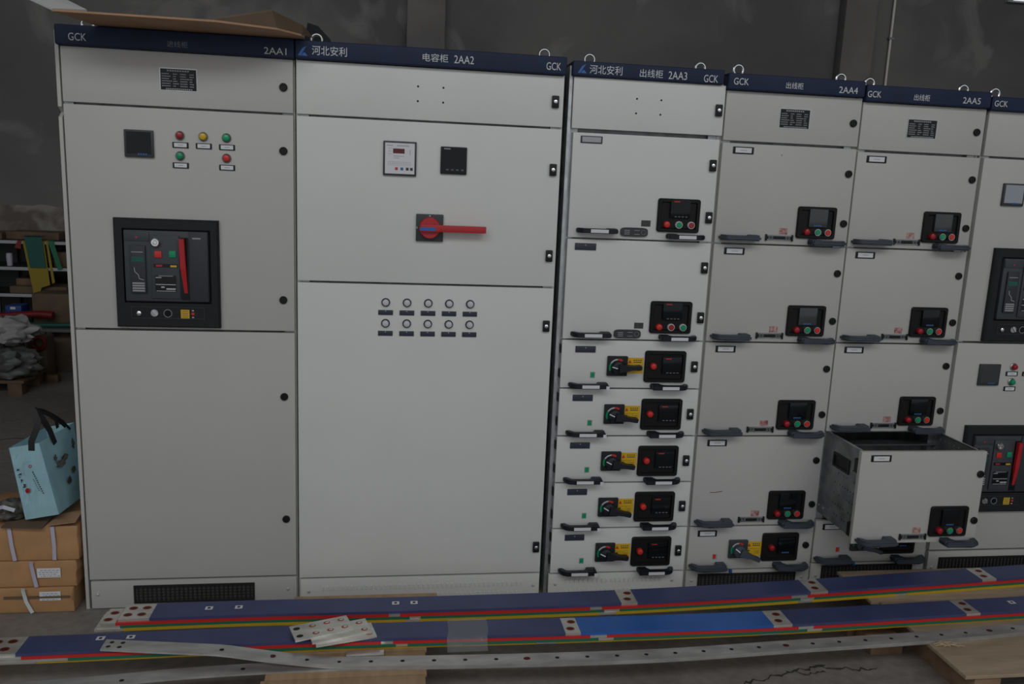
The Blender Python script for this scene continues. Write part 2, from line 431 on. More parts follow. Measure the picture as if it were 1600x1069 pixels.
def name_plate(x, z, p, style, y=0, w=0.085, h=0.027):
    """style: card (dark frame with a white card), grey, or blank (bare dark plate)."""
    put('name_plate', ('name_plate', w, h), 'black_plastic' if style == 'card' else 'plate_navy', mk_plate(w, h, 0.004, 0.0015), (x, y, z), p)
    if style == 'blank':
        put('plate_mark', 'plate_mark', 'print_light', mk_plate(0.004, 0.003, 0.0006, 0), (x, y - 0.004, z + 0.006), p); return
    if style == 'card':
        put('name_card', ('name_card', w, h), 'white_card', mk_plate(w * 0.78, h * 0.70, 0.0006, 0), (x, y - 0.004, z), p)
        put('card_print', ('card_print', w), 'print_grey', mk_plate(w * 0.32, 0.0022, 0.0003, 0), (x, y - 0.0046, z), p)
    else:
        put('name_card', ('name_card', w, h), 'grey_card', mk_plate(w * 0.86, h * 0.72, 0.0006, 0), (x, y - 0.004, z), p)
def lamp(x, z, p, colour, y=0):
    put('lamp_ring', 'lamp_ring', 'zinc', mk_lamp_ring, (x, y, z), p)
    put('indicator_lamp', 'lamp_dome', colour, mk_lamp_dome, (x, y, z), p)
def ringed_button(x, z, p, colour, y=0, ring='zinc'):
    put('button_ring', 'small_ring', ring, mk_small_ring, (x, y, z), p)
    put('button', 'button', colour, mk_button, (x, y, z), p)
def mk_control_panel(w, h):
    def f(bm):
        o = [(-w / 2, -h / 2), (w / 2, -h / 2), (w / 2, h / 2), (-w / 2, h / 2)]
        c = 0.010
        def rnd(w, h, c):
            pts = []
            for sx, sz, a in ((1, 1, 0), (-1, 1, 90), (-1, -1, 180), (1, -1, 270)):
                for k in range(5):
                    t = math.radians(a + k * 22.5); pts.append((sx * (w / 2 - c) + c * math.cos(t), sz * (h / 2 - c) + c * math.sin(t)))
            return pts
        loops = [(rnd(w, h, c), 0), (rnd(w, h, c), -0.008), (rnd(w - .006, h - .006, c * .8), -0.011), (rnd(w - .026, h - .026, c * .6), -0.011), (rnd(w - .032, h - .032, c * .5), -0.004)]
        R = [[bm.verts.new((x, y, z)) for x, z in pts] for pts, y in loops]
        n = len(R[0])
        for A, B in zip(R, R[1:]):
            for i in range(n):
                j = (i + 1) % n; bm.faces.new((A[i], A[j], B[j], B[i]))
        bm.faces.new(R[-1]); bm.faces.new(R[0][::-1])
    return f
def mk_caption(bm):
    for k in range(4): add_box(bm, -0.016 + k * 0.0085, -0.0095 + k * 0.0085, -0.0006, 0, -0.0028, 0.0028)
def mk_meter_keys(bm):
    for k in range(4): add_box(bm, -0.026 + k * 0.0145, -0.017 + k * 0.0145, -0.0012, 0, -0.002, 0.002)
HANDLE_OUT = [(0, 0), (0, -.008), (.004, -.02), (.013, -.032), (.026, -.038), (.05, -.040), (.154, -.040), (.157, -.037), (.157, 0), (.118, 0), (.116, -.014), (.108, -.024), (.04, -.024), (.028, -.021), (.02, -.012), (.018, 0)]
def mk_handle(mirror, h, bev, ys=1.0, block=0.0):
    def f(bm):
        pts = [((.157 - x) if mirror else x, y * ys) for x, y in HANDLE_OUT]
        vs = add_prism(bm, pts, -h / 2, h / 2, 'XY')
        if bev:
            es = [e for e in bm.edges if all(abs(abs(v.co.z) - h / 2) < 1e-6 for v in e.verts) and abs(e.verts[0].co.z - e.verts[1].co.z) < 1e-6]
            bmesh.ops.bevel(bm, geom=es, offset=bev, segments=2, affect='EDGES')
        if block:
            xa, xb = (0, .040) if mirror else (.117, .157)
            add_box(bm, xa, xb, -.030 * ys, 0, -h / 2, h / 2 + block, bevel=.005)
    return f
def handle(x0, zc, p, mirror, style, y=0):
    x0 -= 0.018 if style == 'old' else 0.009      # the grip stands forward of the face it was measured on
    if style == 'new':
        put('handle', ('handle_new', mirror), 'handle_black', mk_handle(mirror, 0.018, 0.003, 1.2, 0.002), (x0, y, zc), p)
        sx = x0 + (0.157 - 0.083 if mirror else 0.083)
        put('handle_label', 'handle_label', 'white_card', mk_plate(0.070, 0.013, 0.001, 0), (sx, y - 0.048, zc), p)
        if not mirror and style == 'new' and p.get('tab'):
            put('handle_tag', 'handle_tag', 'white_card', mk_plate(0.013, 0.015, 0.003, 0.0005), (x0 + 0.152, y - 0.048, zc - 0.004), p)
    else:
        put('handle', ('handle_old', mirror), 'handle_blue_grey', mk_handle(mirror, 0.021, 0.006, 1.4, 0.003), (x0, y, zc), p)

def rotary_switch(x, z, p, ang, style, y=0):
    """square plate centred on x,z; the arm points right, turned down by ang degrees."""
    put('switch_plate', ('switch_plate', style), 'black_matte' if style == 'new' else 'charcoal', mk_plate(0.084, 0.082, 0.014, 0.005), (x, y, z), p)
    def arc(a0, a1, r0, r1):
        def f(bm):
            n = 10; A = []
            for k in range(n + 1):
                a = math.radians(a0 + (a1 - a0) * k / n); A.append((bm.verts.new((r0 * math.cos(a), 0, r0 * math.sin(a))), bm.verts.new((r1 * math.cos(a), 0, r1 * math.sin(a)))))
            for q, w_ in zip(A, A[1:]): bm.faces.new((q[0], q[1], w_[1], w_[0]))
        return f
    put('switch_print', ('arc_red', style), 'print_red', arc(55, 90, 0.026, 0.036), (x, y - 0.0146, z - .004), p)
    put('switch_print', ('arc_grey', style), 'print_light', arc(92, 150, 0.029, 0.035), (x, y - 0.0146, z - .004), p)
    put('switch_print', ('arc_green', style), 'button_green', arc(152, 205, 0.028, 0.036), (x, y - 0.0146, z - .004), p)
    def knob(bm):
        add_lathe(bm, [(0.028, -0.014), (0.028, -0.024), (0.025, -0.034), (0.018, -0.038), (0, -0.038)], 'Y', 24)
        secs = []
        for t, hw, ya, yb in ((0.0, 0.020, -.016, -.046), (0.025, 0.017, -.018, -.050), (0.045, 0.011, -.026, -.052), (0.06, 0.0095, -.030, -.052), (0.085, 0.0105, -.030, -.052), (0.092, 0.0085, -.032, -.050)):
            secs.append([(t, ya, -hw), (t, ya, hw), (t, yb, hw * .8), (t, yb, -hw * .8)])
        add_sweep(bm, secs)
        es = list(bm.edges); 
    def mark(bm): add_sweep(bm, [[(-.028, -.0355, -.002), (-.028, -.0355, .002), (-.028, -.037, .002), (-.028, -.037, -.002)], [(-.008, -.045, -.002), (-.008, -.045, .002), (-.008, -.0475, .002), (-.008, -.0475, -.002)]])
    put('switch_handle', ('switch_knob', style), 'handle_black' if style == 'new' else 'handle_blue_grey', knob, (x, y, z - .004), p, rot_y=math.radians(ang))
    put('switch_pointer', 'switch_pointer', 'white_card', mark, (x, y, z - .004), p, rot_y=math.radians(ang + 14))
def warning_sticker(x, z, p, y=0, w=0.078, h=0.065):
    put('warning_sticker', ('warning_sticker', w), 'sticker_yellow', mk_plate(w, h, 0.0008, 0), (x, y, z), p)
    def tri(bm): add_prism(bm, [(-0.025, 0.010), (-0.010, 0.010), (-0.0175, 0.024)], -0.0004, 0)
    def marks(bm):
        for k in range(4): add_box(bm, -0.002 + k * 0.009, 0.003 + k * 0.009, -0.0004, 0, 0.020, 0.0245)
        add_box(bm, -0.003, 0.031, -0.0004, 0, 0.0125, 0.0158)
        add_box(bm, -0.028, 0.031, -0.0004, 0, -0.0005, 0.0003)
        add_box(bm, 0.008, 0.0088, -0.0004, 0, -0.026, 0.0)
        add_box(bm, -0.024, -0.014, -0.0004, 0, -0.012, -0.006)
        for k in range(3): add_box(bm, 0.013, 0.030, -0.0004, 0, -0.010 - k * 0.006, -0.0085 - k * 0.006)
    put('warning_triangle', 'warning_triangle', 'print_red', tri, (x, y - 0.0008, z), p)
    put('sticker_print', 'sticker_print', 'print_dark', marks, (x, y - 0.0008, z), p)

def meter_screen(x, z, p, style, y=0, w=0.08, h=0.07):
    put('meter', ('meter', w, h, style), 'black_gloss' if style == 'new' else 'screen_grey', mk_plate(w, h, 0.009, 0.002), (x, y, z), p)
    if style == 'new':
        def logo(bm): add_box(bm, -0.012, 0.012, -0.0005, 0, -0.002, 0.002)
        put('meter_logo', 'meter_logo', 'print_red', logo, (x - w * .2, y - 0.009, z + h * .40), p)
        put('meter_key', 'meter_keys', 'print_dim', mk_meter_keys, (x + .003, y - 0.009, z - h * .43), p)['kind'] = 'stuff'
    else:
        put('meter_caption', 'meter_caption', 'print_blue', mk_caption, (x, y - 0.009, z - h * .40), p)['kind'] = 'stuff'

def front_panel(name, x0, x1, z0, z1, paint, parent, y=0.0):
    bm = bmesh.new(); add_box(bm, x0, x1, y, y + 0.02, z0, z1, bevel=0.0022)
    return build(name, bm, paint, parent)

# ------------------------------------------------------------------ cabinet shells
def carcass(root, x0, x1, top, paint, depth=0.82, notch=None, left_metal=None):
    """side sheets, roof, back and front frame posts"""
    bm = bmesh.new()
    if notch: add_prism(bm, [(.005, 0), (depth, 0), (depth, top), (.005, top), (.005, notch + .018), (.032, notch), (.005, notch - .018)], x0, x0 + .012, 'YZ')
    else: add_box(bm, x0, x0 + 0.012, 0.004 if left_metal else 0.022, depth, 0.0, top)
    build('side_panel', bm, left_metal or paint, root, smooth=False)
    bm = bmesh.new()
    add_box(bm, x1 - 0.012, x1, 0.022, depth, 0.0, top)
    build('side_panel', bm, paint, root)
    boxpart('roof', (x0 + .0125, x1 - .0125, 0.02, depth, top - 0.012, top), paint, root)
    boxpart('back_panel', (x0 + .0125, x1 - .0125, depth - 0.01, depth, 0.0, top - 0.0125), paint, root)
    boxpart('frame_post', (x0 + 0.0125, x0 + 0.045, 0.024, 0.06, 0.0, top - 0.013), 'zinc', root)
    boxpart('frame_post', (x1 - 0.045, x1 - 0.0125, 0.024, 0.06, 0.0, top - 0.013), 'zinc', root)
def frame_rail(root, x0, x1, z):
    boxpart('frame_rail', (x0 + 0.046, x1 - 0.046, 0.042, 0.07, z - 0.014, z + 0.014), 'zinc_dull', root)
def header(root, x0, x1, z0, z1):
    bm = bmesh.new(); add_box(bm, x0, x1, -0.022, 0.10, z0, z1, bevel=0.007, seg=3)
    return build('header', bm, 'navy', root)
def eyebolt(root, x, z): put('eyebolt', 'eyebolt', 'chrome', mk_eyebolt, (x, 0.125, z), root)
def base_panel(root, x0, x1, z1, paint, vent=None, screws=(), louvres=None):
    b = front_panel('base_panel', x0, x1, 0.003, z1, paint, root)
    for sx, sz in screws: put('screw', 'screw', 'steel_screw', mk_screw, (sx, 0, sz), b)
    if vent:
        vx0, vx1, vz0, vz1 = vent
        bm = bmesh.new(); t = 0.006
        add_box(bm, vx0, vx1, -0.006, 0, vz0, vz0 + t); add_box(bm, vx0, vx1, -0.006, 0, vz1 - t, vz1)
        add_box(bm, vx0, vx0 + t, -0.006, 0, vz0 + t, vz1 - t); add_box(bm, vx1 - t, vx1, -0.006, 0, vz0 + t, vz1 - t)
        build('vent_frame', bm, 'vent_black', b)
        boxpart('vent_backing', (vx0 + t, vx1 - t, -0.001, 0.0, vz0 + t, vz1 - t), 'vent_mesh', b)
        bm = bmesh.new(); n = int((vx1 - vx0) / 0.0165)
        for k in range(1, n):
            x = vx0 + (vx1 - vx0) * k / n; add_box(bm, x - 0.0026, x + 0.0026, -0.0045, -0.001, vz0 + t, vz1 - t)
        for k in range(1, 6):
            z = vz0 + (vz1 - vz0) * k / 6; add_box(bm, vx0 + t, vx1 - t, -0.0028, -0.001, z - 0.0008, z + 0.0008)
        build('vent_grille', bm, 'vent_black', b, smooth=False)['kind'] = 'stuff'
    if louvres:
        lx0, lx1, zc = louvres
        for zz in zc:
            bm = bmesh.new(); n = int((lx1 - lx0) / 0.019)
            for k in range(n + 1):
                x = lx0 + (lx1 - lx0) * k / n
                add_prism(bm, [(x - .003, zz - .008), (x + .003, zz - .008), (x + .003, zz + .008), (x - .003, zz + .008)], -0.0045, 0.0)
            build('louvre_row', bm, paint, b, smooth=False)['kind'] = 'stuff'
    return b
def data_plate(cx, cz, w, h, p):
    put('data_plate', ('data_plate', w), 'zinc', mk_plate(w, h, 0.0015, 0), (cx, 0, cz), p)
    put('data_field', ('data_field', w), 'black_gloss', mk_plate(w * .95, h * .92, 0.0005, 0), (cx, -0.0015, cz), p)
    def rows(bm):
        rnd = random.Random(3)
        def line(xa, xb, z, t, cw):
            x = xa
            while x < xb - cw * .5:
                add_box(bm, x, x + cw * .72, -0.0003, 0, z - t / 2, z + t / 2); x += cw
        line(-w * .30, w * .32, h * .38, .0050, .0085)
        for k in range(6):
            z = h * (.24 - k * .105)
            line(-w * .44, -w * .44 + w * rnd.uniform(.18, .28), z, .0032, .005); line(-w * .14, -w * .14 + w * rnd.uniform(.06, .16), z, .0032, .005)
            line(w * .05, w * .05 + w * rnd.uniform(.14, .22), z, .0032, .005); line(w * .30, w * .30 + w * rnd.uniform(.06, .13), z, .0032, .005)
        line(-w * .34, w * .40, -h * .41, .0042, .007)
    put('data_print', ('data_print', w), 'print_grey', rows, (cx, -0.002, cz), p)['kind'] = 'stuff'
def door_hinge_gap(root, x, z0, z1):
    boxpart('hinge', (x - .006, x + .006, -0.002, 0.02, z0, z1), 'black_plastic', root)

def panel_meter(x0, x1, z0, z1, p, gloss='screen_grey', keys=False):
    cx, cz, w, h = (x0 + x1) / 2, (z0 + z1) / 2, x1 - x0, z1 - z0
    put('meter_bezel', ('meter_bezel', round(w, 3), round(h, 3)), 'charcoal' if not keys else 'black_plastic', mk_plate(w, h, 0.010, 0.003), (cx, 0, cz), p)
    if keys:
        put('meter_glass', ('meter_glass', round(w, 3)), 'black_gloss', mk_plate(w * .93, h * .93, 0.001, 0), (cx, -0.010, cz), p)
        def keysf(bm):
            for k in range(4): add_box(bm, -0.033 + k * 0.0185, -0.023 + k * 0.0185, -0.0006, 0, -0.0025, 0.0025)
        put('meter_key', 'panel_meter_keys', 'print_dim', keysf, (cx + .005, -0.011, z0 + .016), p)['kind'] = 'stuff'
        def logo(bm): add_box(bm, -0.012, 0.012, -0.0004, 0, -0.002, 0.002)
        put('meter_logo', 'panel_meter_logo', 'print_grey', logo, (x0 + .024, -0.011, z1 - .008), p)
    else:
        put('meter_glass', ('meter_glass_small', round(w, 3)), gloss, mk_plate(w * .84, h * .80, 0.001, 0), (cx, -0.010, cz + h * .03), p)
        put('meter_caption', 'meter_caption', 'print_blue', mk_caption, (cx + w * .12, -0.0112, z0 + h * .115), p)['kind'] = 'stuff'

def circuit_breaker(root, ox, oz, sx=1.0):
    """draw-out air circuit breaker; ox,oz its lower left corner (0.362 x 0.396)."""
    X = lambda x: ox + (x - 0.288) * sx
    Z = lambda z: oz + (z - 1.124)
    bm = bmesh.new()
    outer = [(X(.288), Z(1.124)), (X(.650), Z(1.124)), (X(.650), Z(1.520)), (X(.288), Z(1.520))]
    inner = [(X(.318), Z(1.215)), (X(.622), Z(1.215)), (X(.622), Z(1.484)), (X(.318), Z(1.484))]
    L = [(outer, 0.0), (outer, -0.016), ([(x + (0.006 if i in (0, 3) else -0.006), z + (0.006 if i < 2 else -0.006)) for i, (x, z) in enumerate(outer)], -0.022), (inner, -0.022), (inner, -0.004)]
    R = [[bm.verts.new((x, y, z)) for x, z in pts] for pts, y in L]
    for A, B in zip(R, R[1:]):
        for i in range(4): bm.faces.new((A[i], A[(i + 1) % 4], B[(i + 1) % 4], B[i]))
    bm.faces.new(R[-1]); bm.faces.new(R[0][::-1])
    b = build('circuit_breaker', bm, 'black_matte', root, smooth=False)
    def bx(name, x0, x1, z0, z1, y0, y1, m, bev=0.0): return boxpart(name, (X(x0), X(x1), y0, y1, Z(z0), Z(z1)), m, b, bev)
    bx('face_plate', .325, .615, 1.222, 1.478, -.030, -.004, 'breaker_grey', .004)
    bx('face_panel', .548, .613, 1.224, 1.476, -.034, -.030, 'breaker_dark', .001)
    bx('face_strip', .327, .413, 1.440, 1.472, -.033, -.030, 'breaker_grey', .001)
    bx('trip_unit', .345, .399, 1.252, 1.424, -.038, -.030, 'breaker_dark', .002)
    bx('trip_display', .352, .394, 1.366, 1.384, -.0385, -.038, 'indicator_green')
    bx('trip_print', .352, .392, 1.399, 1.402, -.0385, -.038, 'print_grey')
    bm2 = bmesh.new()
    add_strap(bm2, [(X(.360), -.0384, Z(1.345)), (X(.362), -.0384, Z(1.33)), (X(.374), -.0384, Z(1.318)), (X(.376), -.0384, Z(1.305)), (X(.392), -.0384, Z(1.300))], .0018, .0006, (0, 0, 1) if False else (1, 0, .6))
    build('trip_curve', bm2, 'print_light', b, smooth=False)
    bm2 = bmesh.new()
    for k in range(4): add_box(bm2, X(.352), X(.394), -.0384, -.038, Z(1.258 + k * .009), Z(1.264 + k * .009))
    build('trip_text', bm2, 'print_grey', b, smooth=False)['kind'] = 'stuff'
    bx('middle_panel', .418, .516, 1.234, 1.462, -.036, -.030, 'breaker_grey', .002)
    bm2 = bmesh.new(); add_lathe(bm2, [(.016, -.030), (.016, -.046), (.013, -.050), (.008, -.050), (.006, -.047), (0, -.047)], 'Y', 20, (X(.437), 0, Z(1.437))); build('key_cylinder', bm2, 'chrome', b)
    bx('close_button', .481, .505, 1.384, 1.408, -.040, -.036, 'button_green', .002)
    bx('trip_button', .431, .456, 1.382, 1.406, -.040, -.036, 'button_red', .002)
    bx('status_slot', .426, .510, 1.347, 1.360, -.0365, -.036, 'black_gloss')
    bx('status_flag', .434, .456, 1.350, 1.357, -.0370, -.0365, 'switch_red')
    bx('status_flag', .484, .506, 1.349, 1.356, -.0370, -.0365, 'lamp_yellow')
    bx('rating_label', .430, .503, 1.259, 1.318, -.0368, -.036, 'black_gloss')
    bm2 = bmesh.new()
    for (a, c, z0, z1) in ((.442, .492, 1.3155, 1.3172), (.432, .452, 1.309, 1.312), (.432, .501, 1.284, 1.2865), (.450, .462, 1.273, 1.278), (.468, .500, 1.2665, 1.272), (.434, .500, 1.2605, 1.2625)): add_box(bm2, X(a), X(c), -.0372, -.0368, Z(z0), Z(z1))
    build('rating_print', bm2, 'print_light', b, smooth=False)['kind'] = 'stuff'
    bx('lever_slot', .520, .546, 1.230, 1.456, -.0345, -.030, 'black_gloss')
    bm2 = bmesh.new()
    add_sweep(bm2, [[(X(.521), -.038, Z(1.345)), (X(.540), -.038, Z(1.345)), (X(.540), -.050, Z(1.345)), (X(.521), -.050, Z(1.345))],
                    [(X(.520), -.038, Z(1.453)), (X(.537), -.038, Z(1.453)), (X(.537), -.056, Z(1.453)), (X(.520), -.056, Z(1.453))]])
    add_sweep(bm2, [[(X(.530), -.0346, Z(1.255)), (X(.542), -.0346, Z(1.255)), (X(.542), -.036, Z(1.255)), (X(.530), -.036, Z(1.255))],
                    [(X(.522), -.0346, Z(1.345)), (X(.540), -.0346, Z(1.345)), (X(.540), -.050, Z(1.345)), (X(.522), -.050, Z(1.345))]])
    build('charging_lever', bm2, 'switch_red', b)
    bx('maker_mark', .562, .591, 1.452, 1.457, -.0346, -.034, 'print_grey')
    bx('face_led', .367, .373, 1.450, 1.456, -.0340, -.033, 'print_red')
    # lower strip with racking controls
    bm2 = bmesh.new(); t = .0025
    for (a, c, z0, z1) in ((.340, .596, 1.157, 1.157 + t), (.340, .596, 1.201 - t, 1.201), (.340, .340 + t, 1.157 + t, 1.201 - t), (.596 - t, .596, 1.157 + t, 1.201 - t)): add_box(bm2, X(a), X(c), -.0245, -.022, Z(z0), Z(z1))
    build('control_strip', bm2, 'breaker_dark', b, smooth=False)
    bm2 = bmesh.new(); add_lathe(bm2, [(.009, -.022), (.009, -.028), (.006, -.030), (0, -.030)], 'Y', 16, (X(.366), 0, Z(1.176))); build('racking_lock', bm2, 'chrome', b)
    bm2 = bmesh.new(); add_lathe(bm2, [(.013, -.022), (.013, -.025), (0, -.025)], 'Y', 20, (X(.420), 0, Z(1.178))); build('position_dial', bm2, 'zinc', b)
    bm2 = bmesh.new(); add_sweep(bm2, [[(X(.412), -.0252, Z(1.188)), (X(.416), -.0252, Z(1.191)), (X(.416), -.029, Z(1.191)), (X(.412), -.029, Z(1.188))], [(X(.428), -.0252, Z(1.168)), (X(.432), -.0252, Z(1.171)), (X(.432), -.029, Z(1.171)), (X(.428), -.029, Z(1.168))]]); build('dial_pointer', bm2, 'chrome', b)
    bm2 = bmesh.new(); add_torus(bm2, .014, .0012, (X(.466), -.0222, Z(1.177)), 20, 6); build('crank_ring', bm2, 'print_grey', b)
    bm2 = bmesh.new(); add_lathe(bm2, [(.0105, -.022), (.0105, -.024), (0, -.024)], 'Y', 16, (X(.466), 0, Z(1.177))); build('crank_hole', bm2, 'black_gloss', b)
    bx('warning_tag', .512, .542, 1.160, 1.192, -.0235, -.022, 'sticker_yellow')
    bm2 = bmesh.new()
    for k in range(4): add_box(bm2, X(.516), X(.538), -.0240, -.0235, Z(1.164 + k * .007), Z(1.1665 + k * .007))
    build('tag_print', bm2, 'wood_dark', b, smooth=False)['kind'] = 'stuff'
    bx('position_led', .549, .560, 1.172, 1.182, -.0245, -.022, 'print_red', .001)
    bx('position_mark', .551, .558, 1.187, 1.191, -.0228, -.022, 'print_light')
    bx('position_mark', .551, .558, 1.162, 1.166, -.0228, -.022, 'print_light')
    return b

def cabinet(label, x0, x1, top, paint, hdr, group='low voltage switchgear cabinets in a row'):
    root = empty('switchgear_cabinet', ((x0 + x1) / 2, 0.4, 0))
    tag(root, label, 'cabinet', group)
    carcass(root, x0, x1, top, paint, notch=1.878 if x0 < .2 else None, left_metal='zinc' if 1.9 < x0 < 2 else None)
    h = header(root, *hdr)
    return root, h
HY = -0.0222

# ------------------------------------------------------------------ cabinet 2AA1
P1 = 'paint_grey'
root, h = cabinet('grey cabinet marked 2AA1 at the left end, cardboard lying on its roof', 0.118, 0.921, 2.15, P1, (0.128, 0.9235, 2.100, 2.167))
lettering('GCK', .173, .231, 2.115, 2.140, HY, 'letter', h); lettering('进线柜', .494, .563, 2.113, 2.134, HY, 'letter_dim', h); lettering('2AA1', .820, .897, 2.110, 2.133, HY, 'letter', h)
eyebolt(root, .189, 2.163)
d = front_panel('door', .137, .916, 1.9135, 2.0985, P1, root); data_plate(.524, 2.007, .127, .078, d); round_lock(.883, 2.002, d)
d = front_panel('door', .137, .916, 1.115, 1.906, P1, root)
round_lock(.881, 1.779, d); round_lock(.876, 1.233, d)
panel_meter(.335, .434, 1.734, 1.829, d, gloss='black_gloss')
for x, z, c in ((.523, 1.816, 'lamp_red'), (.603, 1.816, 'lamp_yellow'), (.683, 1.8155, 'lamp_green'), (.522, 1.745, 'button_green'), (.682, 1.744, 'button_red')):
    lamp(x, z, d, c); name_plate(x + .001, z - .033, d, 'card', w=.055, h=.020)
circuit_breaker(root, .288, 1.124)
d = front_panel('door', .137, .916, .123, 1.107, P1, root); round_lock(.876, .859, d); round_lock(.879, .362, d)
for z in (1.9095, 1.111): frame_rail(root, .118, .921, z)
base_panel(root, .140, .917, .1155, P1, vent=(.298, .754, .022, .096), screws=((.164, .061), (.883, .064)))
# ------------------------------------------------------------------ cabinet 2AA2
P2 = 'paint_pale'
root, h = cabinet('wide pale grey cabinet marked 2AA2 with a red lever switch and ten white lamps', .9245, 1.910, 2.15, P2, (.926, 1.909, 2.102, 2.166))
def logo(h, x0, z0):
    bm = bmesh.new()
    add_prism(bm, [(x0, z0), (x0 + .010, z0), (x0 + .030, z0 + .033), (x0 + .016, z0 + .026)], HY - .0006, HY)
    add_prism(bm, [(x0 + .012, z0), (x0 + .034, z0), (x0 + .024, z0 + .012), (x0 + .017, z0 + .008)], HY - .0006, HY)
    build('logo', bm, 'logo_blue', h, smooth=False)
logo(h, .936, 2.112)
lettering('河北安利', .985, 1.107, 2.117, 2.149, HY, 'letter', h); lettering('电容柜', 1.376, 1.468, 2.119, 2.147, HY, 'letter', h); lettering('2AA2', 1.490, 1.562, 2.119, 2.146, HY, 'letter', h); lettering('GCK', 1.831, 1.886, 2.116, 2.143, HY, 'letter', h)
eyebolt(root, .989, 2.163); eyebolt(root, 1.846, 2.163)
d = front_panel('door', .928, 1.906, 1.9135, 2.0995, P2, root); key_lock(1.8745, 2.005, d)
def mk_hole(bm): add_lathe(bm, [(.0038, 0), (.0038, -.0006), (0, -.0006)], 'Y', 10)
for x in (1.362, 1.455):
    for z in (1.980, 2.0325): put('screw_hole', 'screw_hole', 'black_matte', mk_hole, (x, 0, z), d)
d = front_panel('door', .928, 1.906, 1.309, 1.906, P2, root); key_lock(1.878, 1.755, d); key_lock(1.879, 1.428, d)
cx, cz = 1.300, 1.771
put('controller_bezel', 'controller_bezel', 'charcoal', mk_plate(.122, .125, .010, .003), (cx, 0, cz), d)
put('controller_face', 'controller_face', 'white_card', mk_plate(.108, .111, .001, 0), (cx, -.010, cz), d)
put('controller_display', 'controller_display', 'display_red', mk_plate(.042, .017, .001, 0), (cx - .004, -.011, cz + .027), d)
for k, c in ((-.012, 'print_red'), (.008, 'print_blue'), (.028, 'plate_navy'), (.043, 'plate_navy')):
    put('controller_key', 'controller_key', c, mk_plate(.010, .010, .0015, .0006), (cx + k, -.011, cz - .037), d)
def ctl_print(bm):
    for k in range(7): add_box(bm, -.010 + k * .0065, -.0055 + k * .0065, -.0003, 0, .044, .048)
    add_box(bm, -.048, -.026, -.0003, 0, .045, .0475)
    for k in range(3): add_box(bm, -.040, -.037, -.0003, 0, .034 - k * .010, .037 - k * .010); add_box(bm, -.034, -.028, -.0003, 0, .035 - k * .010, .036 - k * .010)
    for k in range(8): add_box(bm, -.022 + k * .005, -.019 + k * .005, -.0003, 0, .007, .010)
    for k in range(4): add_box(bm, -.022 + k * .005, -.019 + k * .005, -.0003, 0, 0, .003)
    for k in range(5): add_box(bm, .036, .039, -.0003, 0, .014 + k * .004, .0165 + k * .004)
    for k in range(11): add_box(bm, -.042 + k * .008, -.0414 + k * .008, -.0003, 0, -.024, -.010)
    for k in range(3): add_box(bm, -.043, .043, -.0003, 0, -.025 + k * .006, -.0245 + k * .006)
put('controller_print', 'controller_print', 'print_grey', ctl_print, (cx, -.011, cz), d)['kind'] = 'stuff'
panel_meter(1.4505, 1.5485, 1.7225, 1.8225, d, keys=True)
put('switch_plate', 'isolator_plate', 'charcoal', mk_plate(.102, .102, .012, .003), (1.4155, 0, 1.5205), d)
def iso_hub(bm):
    add_lathe(bm, [(.040, -.012), (.040, -.024), (.037, -.030), (0, -.030)], 'Y', 36)
    add_box(bm, -.034, .046, -.046, -.030, -.0135, .0135, bevel=.003)
    add_box(bm, .040, .211, -.046, -.026, -.0125, .0125, bevel=.0025)
put('switch_lever', 'isolator_lever', 'switch_red', iso_hub, (1.4155, 0, 1.5205), d)
put('lever_label', 'lever_label', 'sleeve_bright_blue', mk_plate(.058, .012, .0008, 0), (1.408, -.046, 1.518), d)
def iso_print(bm):
    add_box(bm, -.003, .003, -.0004, 0, .0425, .047); add_box(bm, -.049, -.046, -.0004, 0, -.004, .004)
put('switch_print', 'isolator_print', 'print_light', iso_print, (1.4155, -.012, 1.5205), d)
d = front_panel('door', .928, 1.906, .110, 1.301, P2, root); key_lock(1.881, 1.152, d); key_lock(1.884, .224, d)
for k in range(5):
    for j in range(2):
        x = 1.2555 + k * .0808; z = 1.2325 - j * .0807
        put('lamp_ring', 'white_lamp_ring', 'print_dark', mk_lamp_ring, (x, 0, z), d); put('indicator_lamp', 'lamp_dome', 'lamp_white', mk_lamp_dome, (x, 0, z), d)
        name_plate(x, z - .039, d, 'blank', w=.056, h=.019)
for z in (1.9095, 1.305): frame_rail(root, .9245, 1.910, z)
base_panel(root, .932, 1.906, .1025, P2, screws=((.964, .050), (1.880, .051)), louvres=(1.02, 1.83, (.062, .020)))
# ------------------------------------------------------------------ cabinet 2AA3
root, h = cabinet('pale grey cabinet marked 2AA3 with five rotary switch drawers, beside a dark gap', 1.926, 2.5375, 2.14, P2, (1.931, 2.5225, 2.102, 2.156))
logo(h, 1.950, 2.112)
lettering('河北安利', 1.995, 2.120, 2.112, 2.144, HY, 'letter', h); lettering('出线柜', 2.188, 2.278, 2.111, 2.140, HY, 'letter', h); lettering('2AA3', 2.300, 2.373, 2.110, 2.138, HY, 'letter', h); lettering('GCK', 2.440, 2.496, 2.107, 2.134, HY, 'letter', h)
eyebolt(root, 2.025, 2.155); eyebolt(root, 2.475, 2.150)
d = front_panel('door', 1.9415, 2.5375, 1.9135, 2.1005, P2, root, y=-.006); key_lock(2.514, 2.007, d, y=-.006)
for x in (2.188, 2.284):
    for z in (1.9795, 2.033): put('screw_hole', 'screw_hole', 'black_matte', mk_hole, (x, -.006, z), d)
